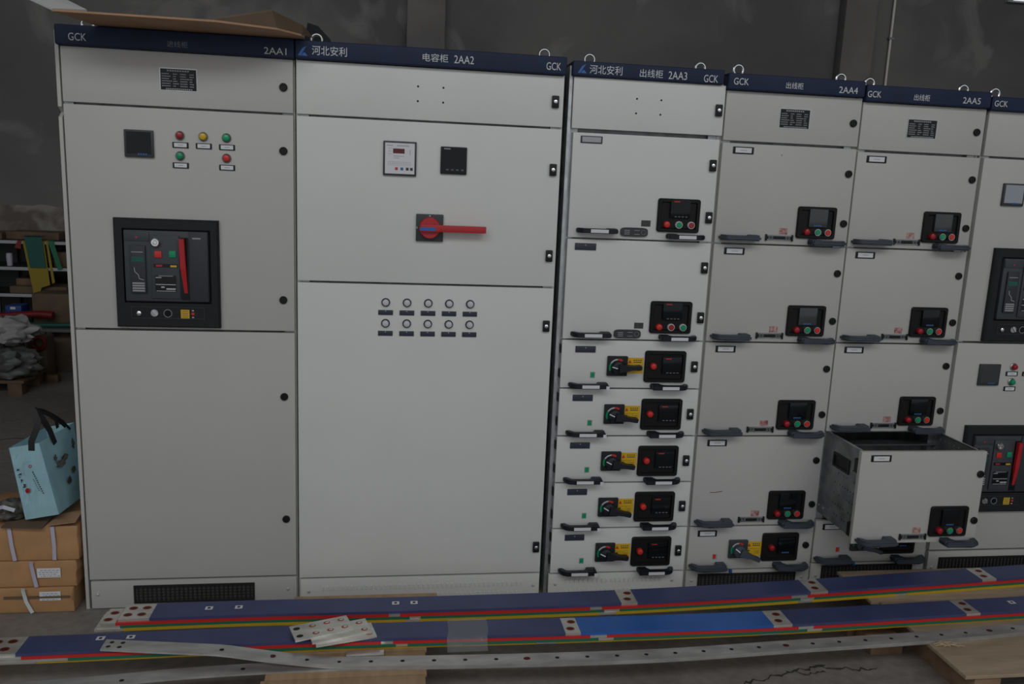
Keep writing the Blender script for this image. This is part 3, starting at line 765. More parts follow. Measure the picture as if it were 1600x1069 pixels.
def oval_interlock(x, z, p):
    def f(bm):
        pts = []
        for k in range(28):
            a = 2 * PI * k / 28; c, s = math.cos(a), math.sin(a)
            pts.append((0.055 * math.copysign(abs(c) ** .35, c), 0.0175 * math.copysign(abs(s) ** .55, s)))
        vs = add_prism(bm, pts, -.008, 0)
    put('interlock', 'oval_interlock', 'charcoal', f, (x, 0, z), p)
    def g(bm):
        for k in range(3): add_box(bm, -.040, -.018, -.0004, 0, -.009 + k * .007, -.0065 + k * .007)
        add_box(bm, .000, .022, -.0004, 0, .006, .008); add_box(bm, .000, .022, -.0004, 0, -.009, -.007)
        add_torus(bm, .009, .0006, (.038, 0, 0), 16, 4)
    put('interlock_print', 'oval_interlock_print', 'print_grey', g, (x, -.008, z), p)['kind'] = 'stuff'
for i, (zb, zt) in enumerate(((1.503, 1.899), (1.103, 1.497))):
    o = zb - 1.503
    d = front_panel('drawer', 1.950, 2.5325, zb, zt, P2, root)
    name_plate(2.022, 1.8745 + o * 1.015, d, 'grey' if i == 0 else 'blank')
    key_lock(2.511, 1.799 + o, d); key_lock(2.512, 1.5975 + o, d)
    put('control_panel', 'control_panel', 'panel_black', mk_control_panel(.172, .130), (2.3875, 0, 1.601 + o * 1.012), d)
    meter_screen(2.391, 1.627 + o * 1.012, d, 'new', y=-.005)
    zz = 1.565 + o * 1.02
    put('indicator_lamp', 'small_dome', 'button_red', mk_small_dome, (2.340, -.004, zz), d)
    ringed_button(2.390, zz, d, 'button_green' if i == 0 else 'lamp_red', y=-.004, ring='button_white_ring'); ringed_button(2.440, zz, d, 'lamp_red' if i == 0 else 'button_green', y=-.004, ring='button_white_ring')
    handle(1.990, 1.532 + o * 1.02, d, False, 'new'); handle(2.352, 1.5195 + o * 1.01, d, True, 'new')
    oval_interlock(2.212, 1.531 + o * 1.012, d)
    put('sticker', 'dark_sticker', 'sticker_dark', mk_plate(.038, .024, .0006, 0), (2.2585, 0, 1.566 + o * 1.015), d)
ANG = (-3, 9, 8, 12, 6)
for i in range(5):
    zb = .903 - .2 * i; o = zb - .903
    d = front_panel('drawer', 1.950, 2.5325, zb, zb + .194, P2, root); d['tab'] = True
    name_plate(2.046, 1.061 + o, d, 'blank', w=.083, h=.026)
    def flag(bm): add_box(bm, -.010, .010, -.001, 0, -.0125, .0125)
    put('indicator_window', 'indicator_window', 'print_grey', flag, (2.081, 0, .956 + o), d)
    put('indicator_flag', 'indicator_flag', 'button_green', mk_plate(.015, .019, .0005, 0), (2.081, -.001, .956 + o), d)
    warning_sticker(2.250, .996 + o, d)
    rotary_switch(2.179, .995 + o, d, ANG[i], 'new')
    put('control_panel', 'control_panel', 'panel_black', mk_control_panel(.172, .130), (2.379, 0, .994 + o), d)
    put('indicator_lamp', 'small_dome', 'button_red', mk_small_dome, (2.329, -.004, .996 + o), d)
    meter_screen(2.406, 1.000 + o, d, 'new', y=-.004, w=.080, h=.070)
    key_lock(2.503 - .001 * i, .995 + o, d)
    handle(1.992, .917 + o, d, False, 'new'); handle(2.332, .913 + o, d, True, 'new')
    for z in (.04, .14): boxpart('hinge', (1.9445, 1.949, .004, .02, zb + z, zb + z + .035), 'black_plastic', d)
    del d['tab']
for z in (1.906, 1.5, 1.1, .9, .7, .5, .3, .1): frame_rail(root, 1.926, 2.5375, z)
base_panel(root, 1.945, 2.5325, .0965, P2, screws=((1.974, .053), (2.483, .057)), louvres=(2.02, 2.43, (.066, .020)))

# ------------------------------------------------------------------ cabinets 2AA4 and 2AA5: older drawers
def strip_interlock(x, z, p, y=0):
    put('interlock', 'strip_interlock', 'zinc_dull', mk_plate(.108, .022, .004, 0), (x, y, z), p)
    put('interlock_slide', 'strip_slide', 'black_plastic', mk_plate(.106, .013, .006, .001), (x, y, z), p)
    for s in (-1, 1): put('interlock_cap', 'strip_cap', 'black_plastic', mk_plate(.007, .026, .008, .002), (x + s * .0555, y, z), p)
    def g(bm):
        for s in (-.036, .036):
            for k in (-1, 1): add_box(bm, s - .011, s - .002, -.0004, 0, k * .003 - .001, k * .003 + .001); add_box(bm, s + .001, s + .010, -.0004, 0, k * .003 - .001, k * .003 + .001)
    put('interlock_print', 'strip_print', 'print_grey', g, (x, y - .006, z), p)['kind'] = 'stuff'
def old_drawer(root, x0, x1, zb, zt, s=1.0, y=0.0, dx=0.0, hz=0.0, screen='screen_grey'):
    """s shrinks fitting offsets along x; offsets are those of cabinet 2AA4."""
    d = front_panel('drawer', x0, x1, zb, zt, P1, root, y)
    X = lambda x: x0 + (x - 2.5455) * s + dx
    o = zb - 1.502
    name_plate(X(2.6315), zt - .026, d, 'card', y)
    round_lock(X(3.082), 1.791 + o, d, y); round_lock(X(3.084), 1.5935 + o, d, y)
    put('control_panel', 'control_panel_old', 'panel_black', mk_control_panel(.165, .127), (X(2.9655), y, 1.593 + o), d)
    put('meter', ('meter_old', screen), screen, mk_plate(.078, .072, .009, .002), (X(2.970), y - .004, 1.612 + o), d)
    put('meter_caption', 'meter_caption', 'print_blue', mk_caption, (X(2.968), y - .0131, 1.582 + o), d)['kind'] = 'stuff'
    put('indicator_lamp', 'small_dome', 'lamp_red', mk_small_dome, (X(2.926), y - .004, 1.5555 + o), d)
    ringed_button(X(2.972), 1.5555 + o, d, 'button_green', y - .004); ringed_button(X(3.015), 1.5555 + o, d, 'button_red', y - .004)
    handle(X(2.578), 1.524 + o + hz, d, False, 'old', y); handle(X(2.956), 1.514 + o + hz, d, True, 'old', y)
    strip_interlock(X(2.814), 1.5285 + o, d, y)
    put('sticker', 'red_sticker', 'sticker_red', mk_plate(.036, .025, .0006, 0), (X(2.830), y, 1.555 + o), d)
    return d
def small_old_drawer(root, x0, x1, zb, zt, s=1.0, ang=22):
    d = front_panel('drawer', x0, x1, zb, zt, P1, root)
    X = lambda x: x0 + (x - 2.5455) * s
    o = zb - .102
    name_plate(X(2.624), .268 + o, d, 'card')
    put('indicator_window', 'indicator_window', 'print_grey', lambda bm: add_box(bm, -.010, .010, -.001, 0, -.0125, .0125), (X(2.667), 0, .160 + o), d)
    put('indicator_flag', 'indicator_flag_red', 'button_red', mk_plate(.013, .019, .0005, 0), (X(2.664), -.001, .161 + o), d)
    warning_sticker(X(2.836), .194 + o, d)
    rotary_switch(X(2.766), .197 + o, d, ang, 'old')
    put('control_panel', 'control_panel_old', 'panel_black', mk_control_panel(.165, .127), (X(2.957), 0, .2015 + o), d)
    put('indicator_lamp', 'small_dome', 'lamp_red', mk_small_dome, (X(2.917), -.004, .200 + o), d)
    put('meter', ('meter_old', 'black_gloss'), 'black_gloss', mk_plate(.078, .072, .009, .002), (X(2.985), -.004, .207 + o), d)
    put('meter_caption', 'meter_caption', 'print_blue', mk_caption, (X(2.980), -.0131, .178 + o), d)['kind'] = 'stuff'
    round_lock(X(3.077), .206 + o, d)
    handle(X(2.570), .124 + o, d, False, 'old'); handle(X(2.950), .119 + o, d, True, 'old')
    def wire(bm): add_box(bm, -.006, .006, -.012, .002, -.010, .006, bevel=.003)
    put('blue_tape', 'blue_tape', 'box_blue', wire, (X(2.728), -.030, .112 + o), d)
    return d
root, h = cabinet('grey cabinet marked 2AA4 with four tall drawers and a short bottom one, all closed', 2.5385, 3.1085, 2.13, P1, (2.5385, 3.1025, 2.087, 2.148))
lettering('GCK', 2.560, 2.620, 2.105, 2.130, HY, 'letter', h); lettering('出线柜', 2.772, 2.843, 2.102, 2.126, HY, 'letter', h); lettering('2AA4', 2.992, 3.070, 2.098, 2.122, HY, 'letter', h)
eyebolt(root, 2.634, 2.152); eyebolt(root, 3.073, 2.143)
d = front_panel('door', 2.5455, 3.107, 1.8985, 2.085, P1, root); data_plate(2.831, 1.9925, .128, .077, d); round_lock(3.078, 1.988, d)
for i, zb in enumerate((1.502, 1.102, .702, .302)):
    dd = old_drawer(root, 2.5455, 3.107, zb, (1.889, 1.496, 1.096, .696)[i], screen='screen_grey' if i < 2 else 'black_gloss')
    if i == 0:
        put('stain', 'stain', 'print_grey', mk_hole, (2.793, 0, 1.852), dd)
    if i == 3:
        bm = bmesh.new(); add_tube(bm, [(2.620, -.001, .452), (2.64, -.001, .451), (2.674, -.001, .457)], .0011, 6); build('scratch', bm, 'copper_dark', dd)
small_old_drawer(root, 2.5455, 3.107, .102, .296)
for z in (1.894, 1.499, 1.099, .699, .299, .099): frame_rail(root, 2.5385, 3.1085, z)
base_panel(root, 2.5455, 3.107, .0965, P1, vent=(2.598, 3.043, .022, .083), screws=((2.572, .052), (3.075, .056)))

root, h = cabinet('grey cabinet marked 2AA5 with one drawer pulled far out', 3.1095, 3.6510, 2.12, P1, (3.1095, 3.6480, 2.074, 2.137))
lettering('GCK', 3.113, 3.170, 2.089, 2.113, HY, 'letter', h); lettering('出线柜', 3.311, 3.379, 2.087, 2.111, HY, 'letter', h); lettering('2AA5', 3.523, 3.600, 2.087, 2.111, HY, 'letter', h)
eyebolt(root, 3.200, 2.133); eyebolt(root, 3.622, 2.130)
d = front_panel('door', 3.1130, 3.6490, 1.8895, 2.072, P1, root); data_plate(3.3755, 1.981, .130, .076, d); round_lock(3.6165, 1.980, d)
for i, (zb, zt) in enumerate(((1.502, 1.880), (1.106, 1.496), (.720, 1.100))):
    old_drawer(root, 3.1130, 3.6500, zb, zt, s=.955, screen='screen_grey' if i == 0 else 'black_gloss')
# the drawer that is pulled out
YD = -.285
x0, x1, zb, zt = 3.1095, 3.6510, .338, .721
d = old_drawer(root, x0, x1, zb, zt, s=.975, y=YD, screen='black_gloss', hz=-.004)
d['label'] = 'pulled-out drawer with open galvanized box behind its front'
bm = bmesh.new(); add_box(bm, x0 + .018, x0 + .0205, YD + .0205, .36, zb + .012, zt - .006)
side = build('drawer_side', bm, 'zinc_dull', d)
bm = bmesh.new(); add_box(bm, x1 - .0205, x1 - .018, YD + .0205, .36, zb + .012, zt - .006); build('drawer_side', bm, 'zinc_dull', d)
bm = bmesh.new(); add_box(bm, x0 + .021, x1 - .021, YD + .0205, .36, zb + .012, zb + .016); build('drawer_bottom', bm, 'zinc_dull', d)
bm = bmesh.new(); add_box(bm, x0 + .021, x1 - .021, .357, .36, zb + .0165, zt - .02); build('drawer_back', bm, 'zinc_dull', d)
bm = bmesh.new(); add_box(bm, x0 + .021, x1 - .021, .06, .063, zb + .0165, zt - .06); add_box(bm, x0 + .021, x1 - .021, .0, .06, zt - .065, zt - .06); build('partition', bm, 'zinc', d)
bm = bmesh.new(); add_box(bm, x0 + .016, x0 + .0235, YD + .03, .36, zt - .0055, zt - .002); build('side_rim', bm, 'zinc', d)
bm = bmesh.new(); add_box(bm, x1 - .0235, x1 - .016, YD + .03, .36, zt - .0055, zt - .002); build('side_rim', bm, 'zinc', d)
# recessed black grip in the side
bm = bmesh.new(); xs = x0 + .018
add_box(bm, xs - .005, xs, -.185, -.060, zt - .130, zt - .120); add_box(bm, xs - .005, xs, -.185, -.060, zt - .080, zt - .070)
add_box(bm, xs - .005, xs, -.185, -.175, zt - .120, zt - .080); add_box(bm, xs - .005, xs, -.070, -.060, zt - .120, zt - .080)
add_box(bm, xs - .0012, xs - .0002, -.175, -.070, zt - .120, zt - .080)
build('side_grip', bm, 'black_plastic', d)
bm = bmesh.new()
for iy in range(9):
    for iz in range(6):
        if random.random() < .2: continue
        yy = YD + .035 + iy * .020; zz = zb + .055 + iz * .045
        if zz > zt - .14 and yy > -.2: continue
        add_lathe(bm, [(.0035, -.0003), (0, -.0003)], 'X', 8, (xs, yy, zz))
build('perforation', bm, 'vent_black', d, smooth=False)['kind'] = 'stuff'
bm = bmesh.new()
for iy in range(9):
    for iz in range(3): add_lathe(bm, [(.0035, -.0003), (0, -.0003)], 'X', 8, (x1 - .0205, YD + .05 + iy * .03, zt - .03 - iz * .05))
build('perforation', bm, 'print_light', d, smooth=False)['kind'] = 'stuff'
for zz in (zt - .095, zb + .02): boxpart('catch', (x0 + .003, x0 + .0175, YD + .0205, YD + .048, zz, zz + .055), 'black_plastic', d)
for yy in (-.02, .02): put('bolt', 'bolt', 'chrome', lambda bm: add_lathe(bm, [(.006, 0), (.006, -.003), (0, -.004)], 'X', 10), (xs, yy, zb + .045), d)
small_old_drawer(root, 3.1150, 3.6500, .122, .316, s=.955, ang=20)
for z in (1.885, 1.499, 1.103, .717, .1185): frame_rail(root, 3.1095, 3.6510, z)
boxpart('drawer_shelf', (3.1225, 3.6375, .026, .80, .318, .322), 'zinc_dull', root)
boxpart('drawer_shelf', (3.1225, 3.6375, .026, .80, .735, .739), 'zinc_dull', root)
base_panel(root, 3.1130, 3.6500, .1165, P1, vent=(3.163, 3.594, .035, .1085), screws=((3.140, .060), (3.626, .080)))

# ------------------------------------------------------------------ sixth cabinet at the right edge
root, h = cabinet('grey incoming cabinet cut off at the right edge, with two breakers above each other', 3.6615, 4.47, 2.11, P1, (3.6530, 4.472, 2.068, 2.122))
lettering('GCK', 3.663, 3.721, 2.083, 2.106, HY, 'letter', h)
eyebolt(root, 3.768, 2.124)
d = front_panel('door', 3.6640, 4.465, 1.8895, 2.067, P1, root); round_lock(4.43, 1.98, d)
d = front_panel('door', 3.6680, 4.465, 1.119, 1.881, P1, root); panel_meter(3.769, 3.868, 1.692, 1.784, d, gloss='mirror_glass')
for z in (1.78, 1.24): round_lock(4.43, z, d)
circuit_breaker(root, 3.770, 1.122, sx=.97)
d = front_panel('door', 3.6690, 4.465, .168, 1.110, P1, root); panel_meter(3.782, 3.880, .927, 1.021, d)
for x, z, c in ((3.945, 1.010, 'lamp_red'), (4.024, 1.010, 'lamp_yellow'), (3.945, .943, 'button_green')): lamp(x, z, d, c); name_plate(x - .004, z - .031, d, 'card', w=.056, h=.020)
for z in (1.0, .3): round_lock(4.43, z, d)
circuit_breaker(root, 3.755, .352, sx=1.0)
for z in (1.885, 1.115): frame_rail(root, 3.6615, 4.47, z)
base_panel(root, 3.6700, 4.465, .160, P1, vent=(3.722, 4.18, .062, .133), screws=((3.692, .085), (4.43, .085)))

# ------------------------------------------------------------------ cardboard on the roof of 2AA1
root = empty('flattened_carton', (.6, .1, 2.168)); tag(root, 'flattened brown carton overhanging the roof of the leftmost cabinet', 'cardboard')
def sheet(name, pts, t, m, parent):
    bm = bmesh.new(); P = [Vector(p) for p in pts]
    n = (P[1] - P[0]).cross(P[2] - P[0]).normalized()
    if n.z < 0: n = -n
    A = [bm.verts.new(p) for p in P]; B = [bm.verts.new(p + n * t) for p in P]
    bm.faces.new(A); bm.faces.new(B[::-1])
    for i in range(len(P)): j = (i + 1) % len(P); bm.faces.new((A[j], A[i], B[i], B[j]))
    return build(name, bm, m, parent, smooth=False)
sheet('panel', [(.205, -.24, 2.1695), (.70, -.24, 2.1695), (.885, -.17, 2.1695), (.955, -.085, 2.1685), (.955, .085, 2.1685), (.80, .60, 2.1685), (.38, .60, 2.1685), (.272, .03, 2.1695)], .006, 'cardboard', root)
sheet('flap', [(.205, -.24, 2.172), (.285, -.165, 2.188), (.12, -.13, 2.262), (.07, -.24, 2.228)], .006, 'cardboard_white', root)
sheet('flap', [(.695, -.24, 2.177), (.872, -.19, 2.224), (.960, -.06, 2.205), (.985, .02, 2.180), (.955, -.06, 2.1765), (.885, -.168, 2.1765)], .005, 'cardboard_dark', root)
sheet('flap', [(.93, .22, 2.178), (.950, .20, 2.262), (.985, .22, 2.256), (1.03, .24, 2.214), (1.04, .25, 2.168)], .004, 'black_matte', root)

# ------------------------------------------------------------------ pallets and boards under the bars
def pallet(name, label, x0, x1, ys, top, planks, blocks, m='plywood'):
    root = empty(name, ((x0 + x1) / 2, (ys[0] + ys[1]) / 2, 0)); tag(root, label, 'pallet')
    for (a, b, c, d_) in planks: boxpart('plank', (a, b, c, d_, top - .014, top), m, root, .0015)
    for (a, b, c, d_) in blocks: boxpart('runner', (a, b, c, d_, 0, top - .0142), 'wood_dark', root, .002)
    return root
pallet('wooden_pallet', 'plywood topped pallet carrying the bars under the pulled-out drawer', 3.2, 4.6, (-.86, -.06), .110,
       [(3.20, 4.60, -.33, -.065), (3.235, 4.60, -.59, -.335), (3.235, 4.60, -.85, -.595)],
       [(3.28, 3.38, -.84, -.08), (3.88, 3.98, -.84, -.08), (4.48, 4.58, -.84, -.08), ])
o = boxpart('timber_offcut', (3.09, 3.22, -.53, -.42, 0, .060), 'wood_dark', None, .002); tag(o, 'short timber offcut on the floor left of the plywood pallet', 'timber')
o = boxpart('timber_offcut', (3.07, 3.19, -.40, -.33, 0, .060), 'wood_dark', None, .002); tag(o, 'timber offcut between the two busbar stacks, against the pallet', 'timber')
pallet('wooden_pallet', 'narrow pallet of brown boards under the left half of the bars', .90, 1.47, (-.86, -.15), .110,
       [(.925, 1.47, -.36, -.155), (.915, 1.415, -.555, -.365), (.895, 1.41, -.70, -.56), (.885, 1.405, -.80, -.705), (.88, 1.40, -.90, -.805)],
       [(.93, 1.02, -.88, -.17), (1.31, 1.39, -.88, -.17)], 'plank')

# ------------------------------------------------------------------ busbars
def line_y(pts, x):
    for (xa, ya), (xb, yb) in zip(pts, pts[1:]):
        if x <= xb or (xb, yb) == pts[-1]:
            t = (x - xa) / (xb - xa); return ya + (yb - ya) * t
def smooth_line(pts):
    """Catmull-Rom through the control points so that the bars bow gently."""
    out = []
    n = len(pts)
    for i in range(n - 1):
        p0 = pts[max(i - 1, 0)]; p1 = pts[i]; p2 = pts[i + 1]; p3 = pts[min(i + 2, n - 1)]
        for k in range(8):
            t = k / 8
            m1 = (p2[1] - p0[1]) / (p2[0] - p0[0]); m2 = (p3[1] - p1[1]) / (p3[0] - p1[0]); hh = p2[0] - p1[0]
            y = (2*t**3 - 3*t**2 + 1) * p1[1] + (t**3 - 2*t**2 + t) * hh * m1 + (-2*t**3 + 3*t**2) * p2[1] + (t**3 - t**2) * hh * m2
            out.append((p1[0] + hh * t, y))
    out.append(pts[-1]); return out
def strip(bm, path, xa, xb, w, z0, z1, zoff=None):
    xs = [xa] + [x for x, _ in path if xa + .002 < x < xb - .002] + [xb]
    secs = []
    for x in xs:
        y = line_y(path, x); dz = zoff(x) if zoff else 0
        secs.append([(x, y - w / 2, z0 + dz), (x, y + w / 2, z0 + dz), (x, y + w / 2, z1 + dz), (x, y - w / 2, z1 + dz)])
    add_sweep(bm, secs)
def mk_slot(bm):
    pts = [(0.0125 * math.cos(2 * PI * k / 14) * 1.25, 0.0125 * math.sin(2 * PI * k / 14)) for k in range(14)]
    add_prism(bm, pts, 0, .0004, 'XY')
def mk_slot_in(bm):
    pts = [(0.009 * math.cos(2 * PI * k / 14) * 1.25, 0.009 * math.sin(2 * PI * k / 14)) for k in range(14)]
    add_prism(bm, pts, 0, .0004, 'XY')
def busbar(label, path, xa, xb, ztop, sleeve, bare, w=.104, holes=(), squares=(), dy=0.0, bright=(), group=None):
    path = [(x, y + dy) for x, y in path]
    t = .0092
    bm = bmesh.new(); strip(bm, path, xa, xb, w, ztop - t, ztop)
    root = build('busbar', bm, 'tin', None); tag(root, label, 'busbar', group)
    edges = sorted([b for b in bare if b[1] > xa]); cur = xa; segs = []
    for a, b in edges:
        if a > cur: segs.append((cur, a))
        cur = max(cur, b)
    if cur < xb: segs.append((cur, xb))
    for a, b in segs:
        bm = bmesh.new(); strip(bm, path, a, b, w + .0012, ztop - t - .0003, ztop + .0003)
        build('sleeve', bm, sleeve if not any(abs(a - q) < .02 for q in bright) else 'sleeve_bright_blue', root)
    for x, off in holes:
        y = line_y(path, x) + off
        put('hole', 'slot', 'copper', mk_slot, (x, y, ztop), root); put('hole', 'slot_in', 'copper_dark', mk_slot_in, (x, y, ztop + .0002), root)
    for x, off in squares:
        y = line_y(path, x) + off
        put('cut_window', 'cut_window', 'white_card', lambda bm: add_box(bm, -.013, .013, -.011, .011, 0, .0004), (x, y, ztop + .0003), root)
        put('hole', 'small_hole', 'black_matte', lambda bm: add_prism(bm, [(.006 * math.cos(k * PI / 5), .006 * math.sin(k * PI / 5)) for k in range(10)], 0, .0003, 'XY'), (x, y, ztop + .0007), root)
    return root
REAR = smooth_line([(.20, -.311), (.80, -.303), (1.35, -.311), (2.2, -.303), (2.95, -.262), (3.8, -.198), (4.55, -.14)])
FRONT = smooth_line([(-.5, -.510), (.1, -.507), (1.1, -.493), (1.95, -.503), (2.7, -.499), (3.5, -.466), (4.4, -.425)])
pair = lambda x: ((x + .006, .024), (x - .006, -.022))
four = lambda x: ((x, .024), (x + .046, .024), (x - .006, -.022), (x + .040, -.022))
busbar('blue sleeved busbar on top of the rear stack', REAR, .352, 4.5, .150, 'sleeve_blue', [(.352, .455), (2.158, 2.222), (2.945, 3.022), (3.742, 3.812)],
       holes=four(.382) + pair(2.195) + pair(2.985) + pair(3.778), squares=((.644, .005), (.747, .005), (1.309, .008), (1.377, .008)))
busbar('red sleeved busbar second in the rear stack', REAR, .297, 4.5, .140, 'sleeve_red', [(.297, .345), (1.285, 1.325), (2.035, 2.08), (2.86, 2.93)], dy=-.006, holes=((.322, .02), (.314, -.026)))
busbar('green sleeved busbar third in the rear stack', REAR, .285, 4.5, .130, 'sleeve_green', [(.285, .36), (1.36, 1.40), (2.09, 2.15), (2.90, 2.96)], dy=-.006)
busbar('yellow sleeved busbar at the bottom of the rear stack', REAR, .276, 4.5, .120, 'sleeve_yellow', [(.276, .37), (1.345, 1.395), (2.07, 2.135), (2.89, 2.95), (3.33, 3.38)], dy=-.009)
busbar('blue sleeved busbar with one bright blue length, top of the front stack', FRONT, -.12, 4.3, .150, 'sleeve_blue', [(-.12, .102), (1.901, 1.956), (2.678, 2.752), (3.475, 3.536)],
       holes=four(.018) + pair(1.930) + pair(2.716) + pair(3.507), squares=((.335, .022), (.430, .022), (3.725, .012)), bright=(1.956,))
busbar('red sleeved busbar second in the front stack', FRONT, -.16, 4.3, .140, 'sleeve_red', [(-.16, .12), (1.26, 1.30), (1.99, 2.05), (2.775, 2.835)], dy=-.004)
busbar('green sleeved busbar third in the front stack', FRONT, -.18, 4.3, .130, 'sleeve_green', [(-.18, .26), (1.31, 1.35), (2.02, 2.075), (2.81, 2.87)], dy=-.005)
busbar('yellow sleeved busbar at the bottom of the front stack', FRONT, -.10, 4.3, .120, 'sleeve_yellow', [(-.10, .16), (1.80, 1.87), (2.63, 2.70)], dy=.003)
# thin perforated tinned bars lying in front
FLAT = smooth_line([(.36, -.533), (.65, -.577), (.98, -.624), (1.4, -.646), (1.83, -.660), (2.23, -.662), (2.71, -.640), (3.25, -.616), (3.68, -.582), (4.3, -.53)])
FLAT2 = smooth_line([(-.30, -.735), (.10, -.700), (.39, -.677), (.66, -.650), (1.0, -.640), (1.4, -.650), (1.83, -.664), (2.23, -.666), (2.71, -.644), (3.25, -.620), (3.68, -.586), (4.3, -.534)])
def flat_bar(label, path, xa, xb, ztop, w, holes, zoff=None):
    bm = bmesh.new(); strip(bm, path, xa, xb, w, ztop - .006, ztop, zoff)
    root = build('flat_bar', bm, 'tin_dull', None); tag(root, label, 'metal bar')
    for x, off, k in holes:
        z = ztop + (zoff(x) if zoff else 0)
        put('hole', ('bar_hole', k), 'black_matte' if k != 2 else 'copper_dark', lambda bm: add_prism(bm, [((.0075 if k != 2 else .012) * math.cos(q * PI / 6), (.0065 if k != 2 else .009) * math.sin(q * PI / 6)) for q in range(12)], 0, .0004, 'XY'), (x, line_y(path, x) + off, z + .0001), root)
    return root
lift = lambda x: 0.0345 * max(0.0, min(1.0, (1.10 - x) / .35))
hl = [(.384, .014, 0), (.420, .014, 0), (.380, -.012, 0), (.416, -.012, 0), (.745, 0, 0), (.908, 0, 2)] + [(1.02 + k * .104, 0, 2 if k in (7, 16, 24) else 0) for k in range(30)]
flat_bar('upper perforated tinned bar with its left end resting on the front stack', FLAT, .36, 4.2, .123, .062, hl, lift)
flat_bar('lower tinned bar running off the bottom left corner', FLAT2, -.28, 4.15, .1165, .058, [(.46, -.01, 0), (.82, 0, 0)])

# link plates piled on the front stack
def link_plate(label, cx, cy, z, ang, L_, w, t, holes, mname='tin'):
    root = empty('link_plate', (cx, cy, z)); tag(root, label, 'metal plate', 'tinned link plates piled on the front stack')
    bm = bmesh.new(); add_box(bm, -L_ / 2, L_ / 2, -w / 2, w / 2, 0, t, bevel=.001)
    me = to_mesh('plate', bm, mname); o = bpy.data.objects.new('plate', me); col.objects.link(o); o.parent = root
    for x, y, k in holes:
        q = bpy.data.objects.new('hole', shared('slot', 'copper' if k else 'black_matte', mk_slot)); col.objects.link(q); q.parent = root; q.location = (x, y, t)
        q.scale = (.75, .75, 1)
        if k:
            q = bpy.data.objects.new('hole', shared('slot_glint', 'tin', mk_slot_in)); col.objects.link(q); q.parent = root; q.location = (x + .002, y + .001, t + .0003); q.scale = (.6, .6, 1)  # bright tin disc inside the copper hole, a glint of light painted in
    root.rotation_euler = (0, 0, math.radians(ang)); return root
link_plate('lowest tinned link plate of the small pile', 1.135, -.520, .1505, 14, .205, .095, .0072, [(.08, .024, 1), (.08, -.024, 1)])
link_plate('middle tinned link plate of the small pile', 1.118, -.508, .1579, 17, .205, .095, .0072, [(.074, .025, 1), (.080, -.024, 1)])
link_plate('topmost tinned link plate of the small pile, six copper holes', 1.057, -.500, .1653, 19, .200, .098, .0072, [(-.08, .024, 0), (-.08, -.026, 0), (-.026, .024, 1), (-.026, -.026, 1), (.024, .025, 1), (.024, -.025, 1), (.074, .026, 1), (.074, -.025, 1)])
o = boxpart('metal_offcut', (1.145, 1.27, -.600, -.568, .1101, .122), 'tin', None, .0008); tag(o, 'small flat metal offcut on the brown board in front of the bars', 'metal offcut')
# clear film on the front stack
bm = bmesh.new(); prof = [(-.436, .1512), (-.52, .1513), (-.556, .1513), (-.5595, .150), (-.5635, .130), (-.578, .1215), (-.600, .1205)]
cols = []
for k in range(9):
    x = 1.492 + k * .0175
    cols.append([bm.verts.new((x - (.008 if y < -.55 else 0), y, z + random.uniform(0, .0012))) for y, z in prof])
for A, B in zip(cols, cols[1:]):
    for i in range(len(prof) - 1): bm.faces.new((A[i], B[i], B[i + 1], A[i + 1]))
bmesh.ops.solidify(bm, geom=bm.faces[:], thickness=.0003)
o = build('clear_film', bm, 'clear_film'); tag(o, 'square of clear plastic film draped over the front stack', 'plastic film')
# straw on the pallet
bm = bmesh.new()
for k in range(16):
    a = random.uniform(-.5, .5) + (PI if k % 2 else 0); l = random.uniform(.03, .08); cx, cy = 3.285 + random.uniform(-.015, .03), -.655 + random.uniform(-.02, .02)
    add_tube(bm, [(cx - l / 2 * math.cos(a), cy - l / 2 * math.sin(a), .1125 + random.uniform(0, .004)), (cx, cy, .116 + random.uniform(0, .006)), (cx + l / 2 * math.cos(a), cy + l / 2 * math.sin(a), .1125 + random.uniform(0, .006))], .0012, 5)
o = build('straw', bm, 'straw'); tag(o, 'few pale wood shavings on the plywood pallet', 'shavings', kind='stuff')

# ------------------------------------------------------------------ boxes and bag left of the cabinets
def carton(label, x0, x1, y0, y1, z0, z1, m='cardboard_taped', sag=.004):
    root = empty('carton', ((x0 + x1) / 2, (y0 + y1) / 2, z0)); tag(root, label, 'box', 'taped cartons stacked beside the leftmost cabinet')
    bm = bmesh.new(); add_box(bm, x0, x1, y0, y1, z0, z1, bevel=.006)
    bmesh.ops.subdivide_edges(bm, edges=[e for e in bm.edges if e.calc_length() > .08], cuts=3, use_grid_fill=True)
    for v in bm.verts:
        if z0 + .01 < v.co.z < z1 - .01: v.co += Vector((random.uniform(-sag, sag), random.uniform(-sag, sag), random.uniform(-sag, sag)))
    b = build('box_body', bm, m, root)
    return root
def front_strap(root, pts, m, w=.014):
    bm = bmesh.new(); add_strap(bm, pts, w, .0012, (1, 0, 0)); build('strap', bm, m, root)
def ship_label(root, x0, x1, z0, z1, y):
    l = boxpart('shipping_label', (x0, x1, y - .0012, y, z0, z1), 'white_card', root)
    bm = bmesh.new(); r = random.Random(5)
    for k in range(4):
        z = z1 - .010 - k * .008; x = x0 + .005 + r.random() * .01
        while x < x1 - .012:
            q = r.uniform(.003, .012); add_box(bm, x, x + q, y - .0016, y - .0012, z, z + .003); x += q + .004
    build('label_print', bm, 'print_grey', l, smooth=False)['kind'] = 'stuff'
r3 = carton('lowest taped carton with a white label and white strap, on the floor', -.30, .082, -.015, .36, .001, .104)
front_strap(r3, [(-.092, -.030, .108), (-.096, -.0225, .095), (-.088, -.0215, .05), (-.068, -.0215, .004)], 'strap_white')
ship_label(r3, -.040, .036, .052, .089, -.0185)
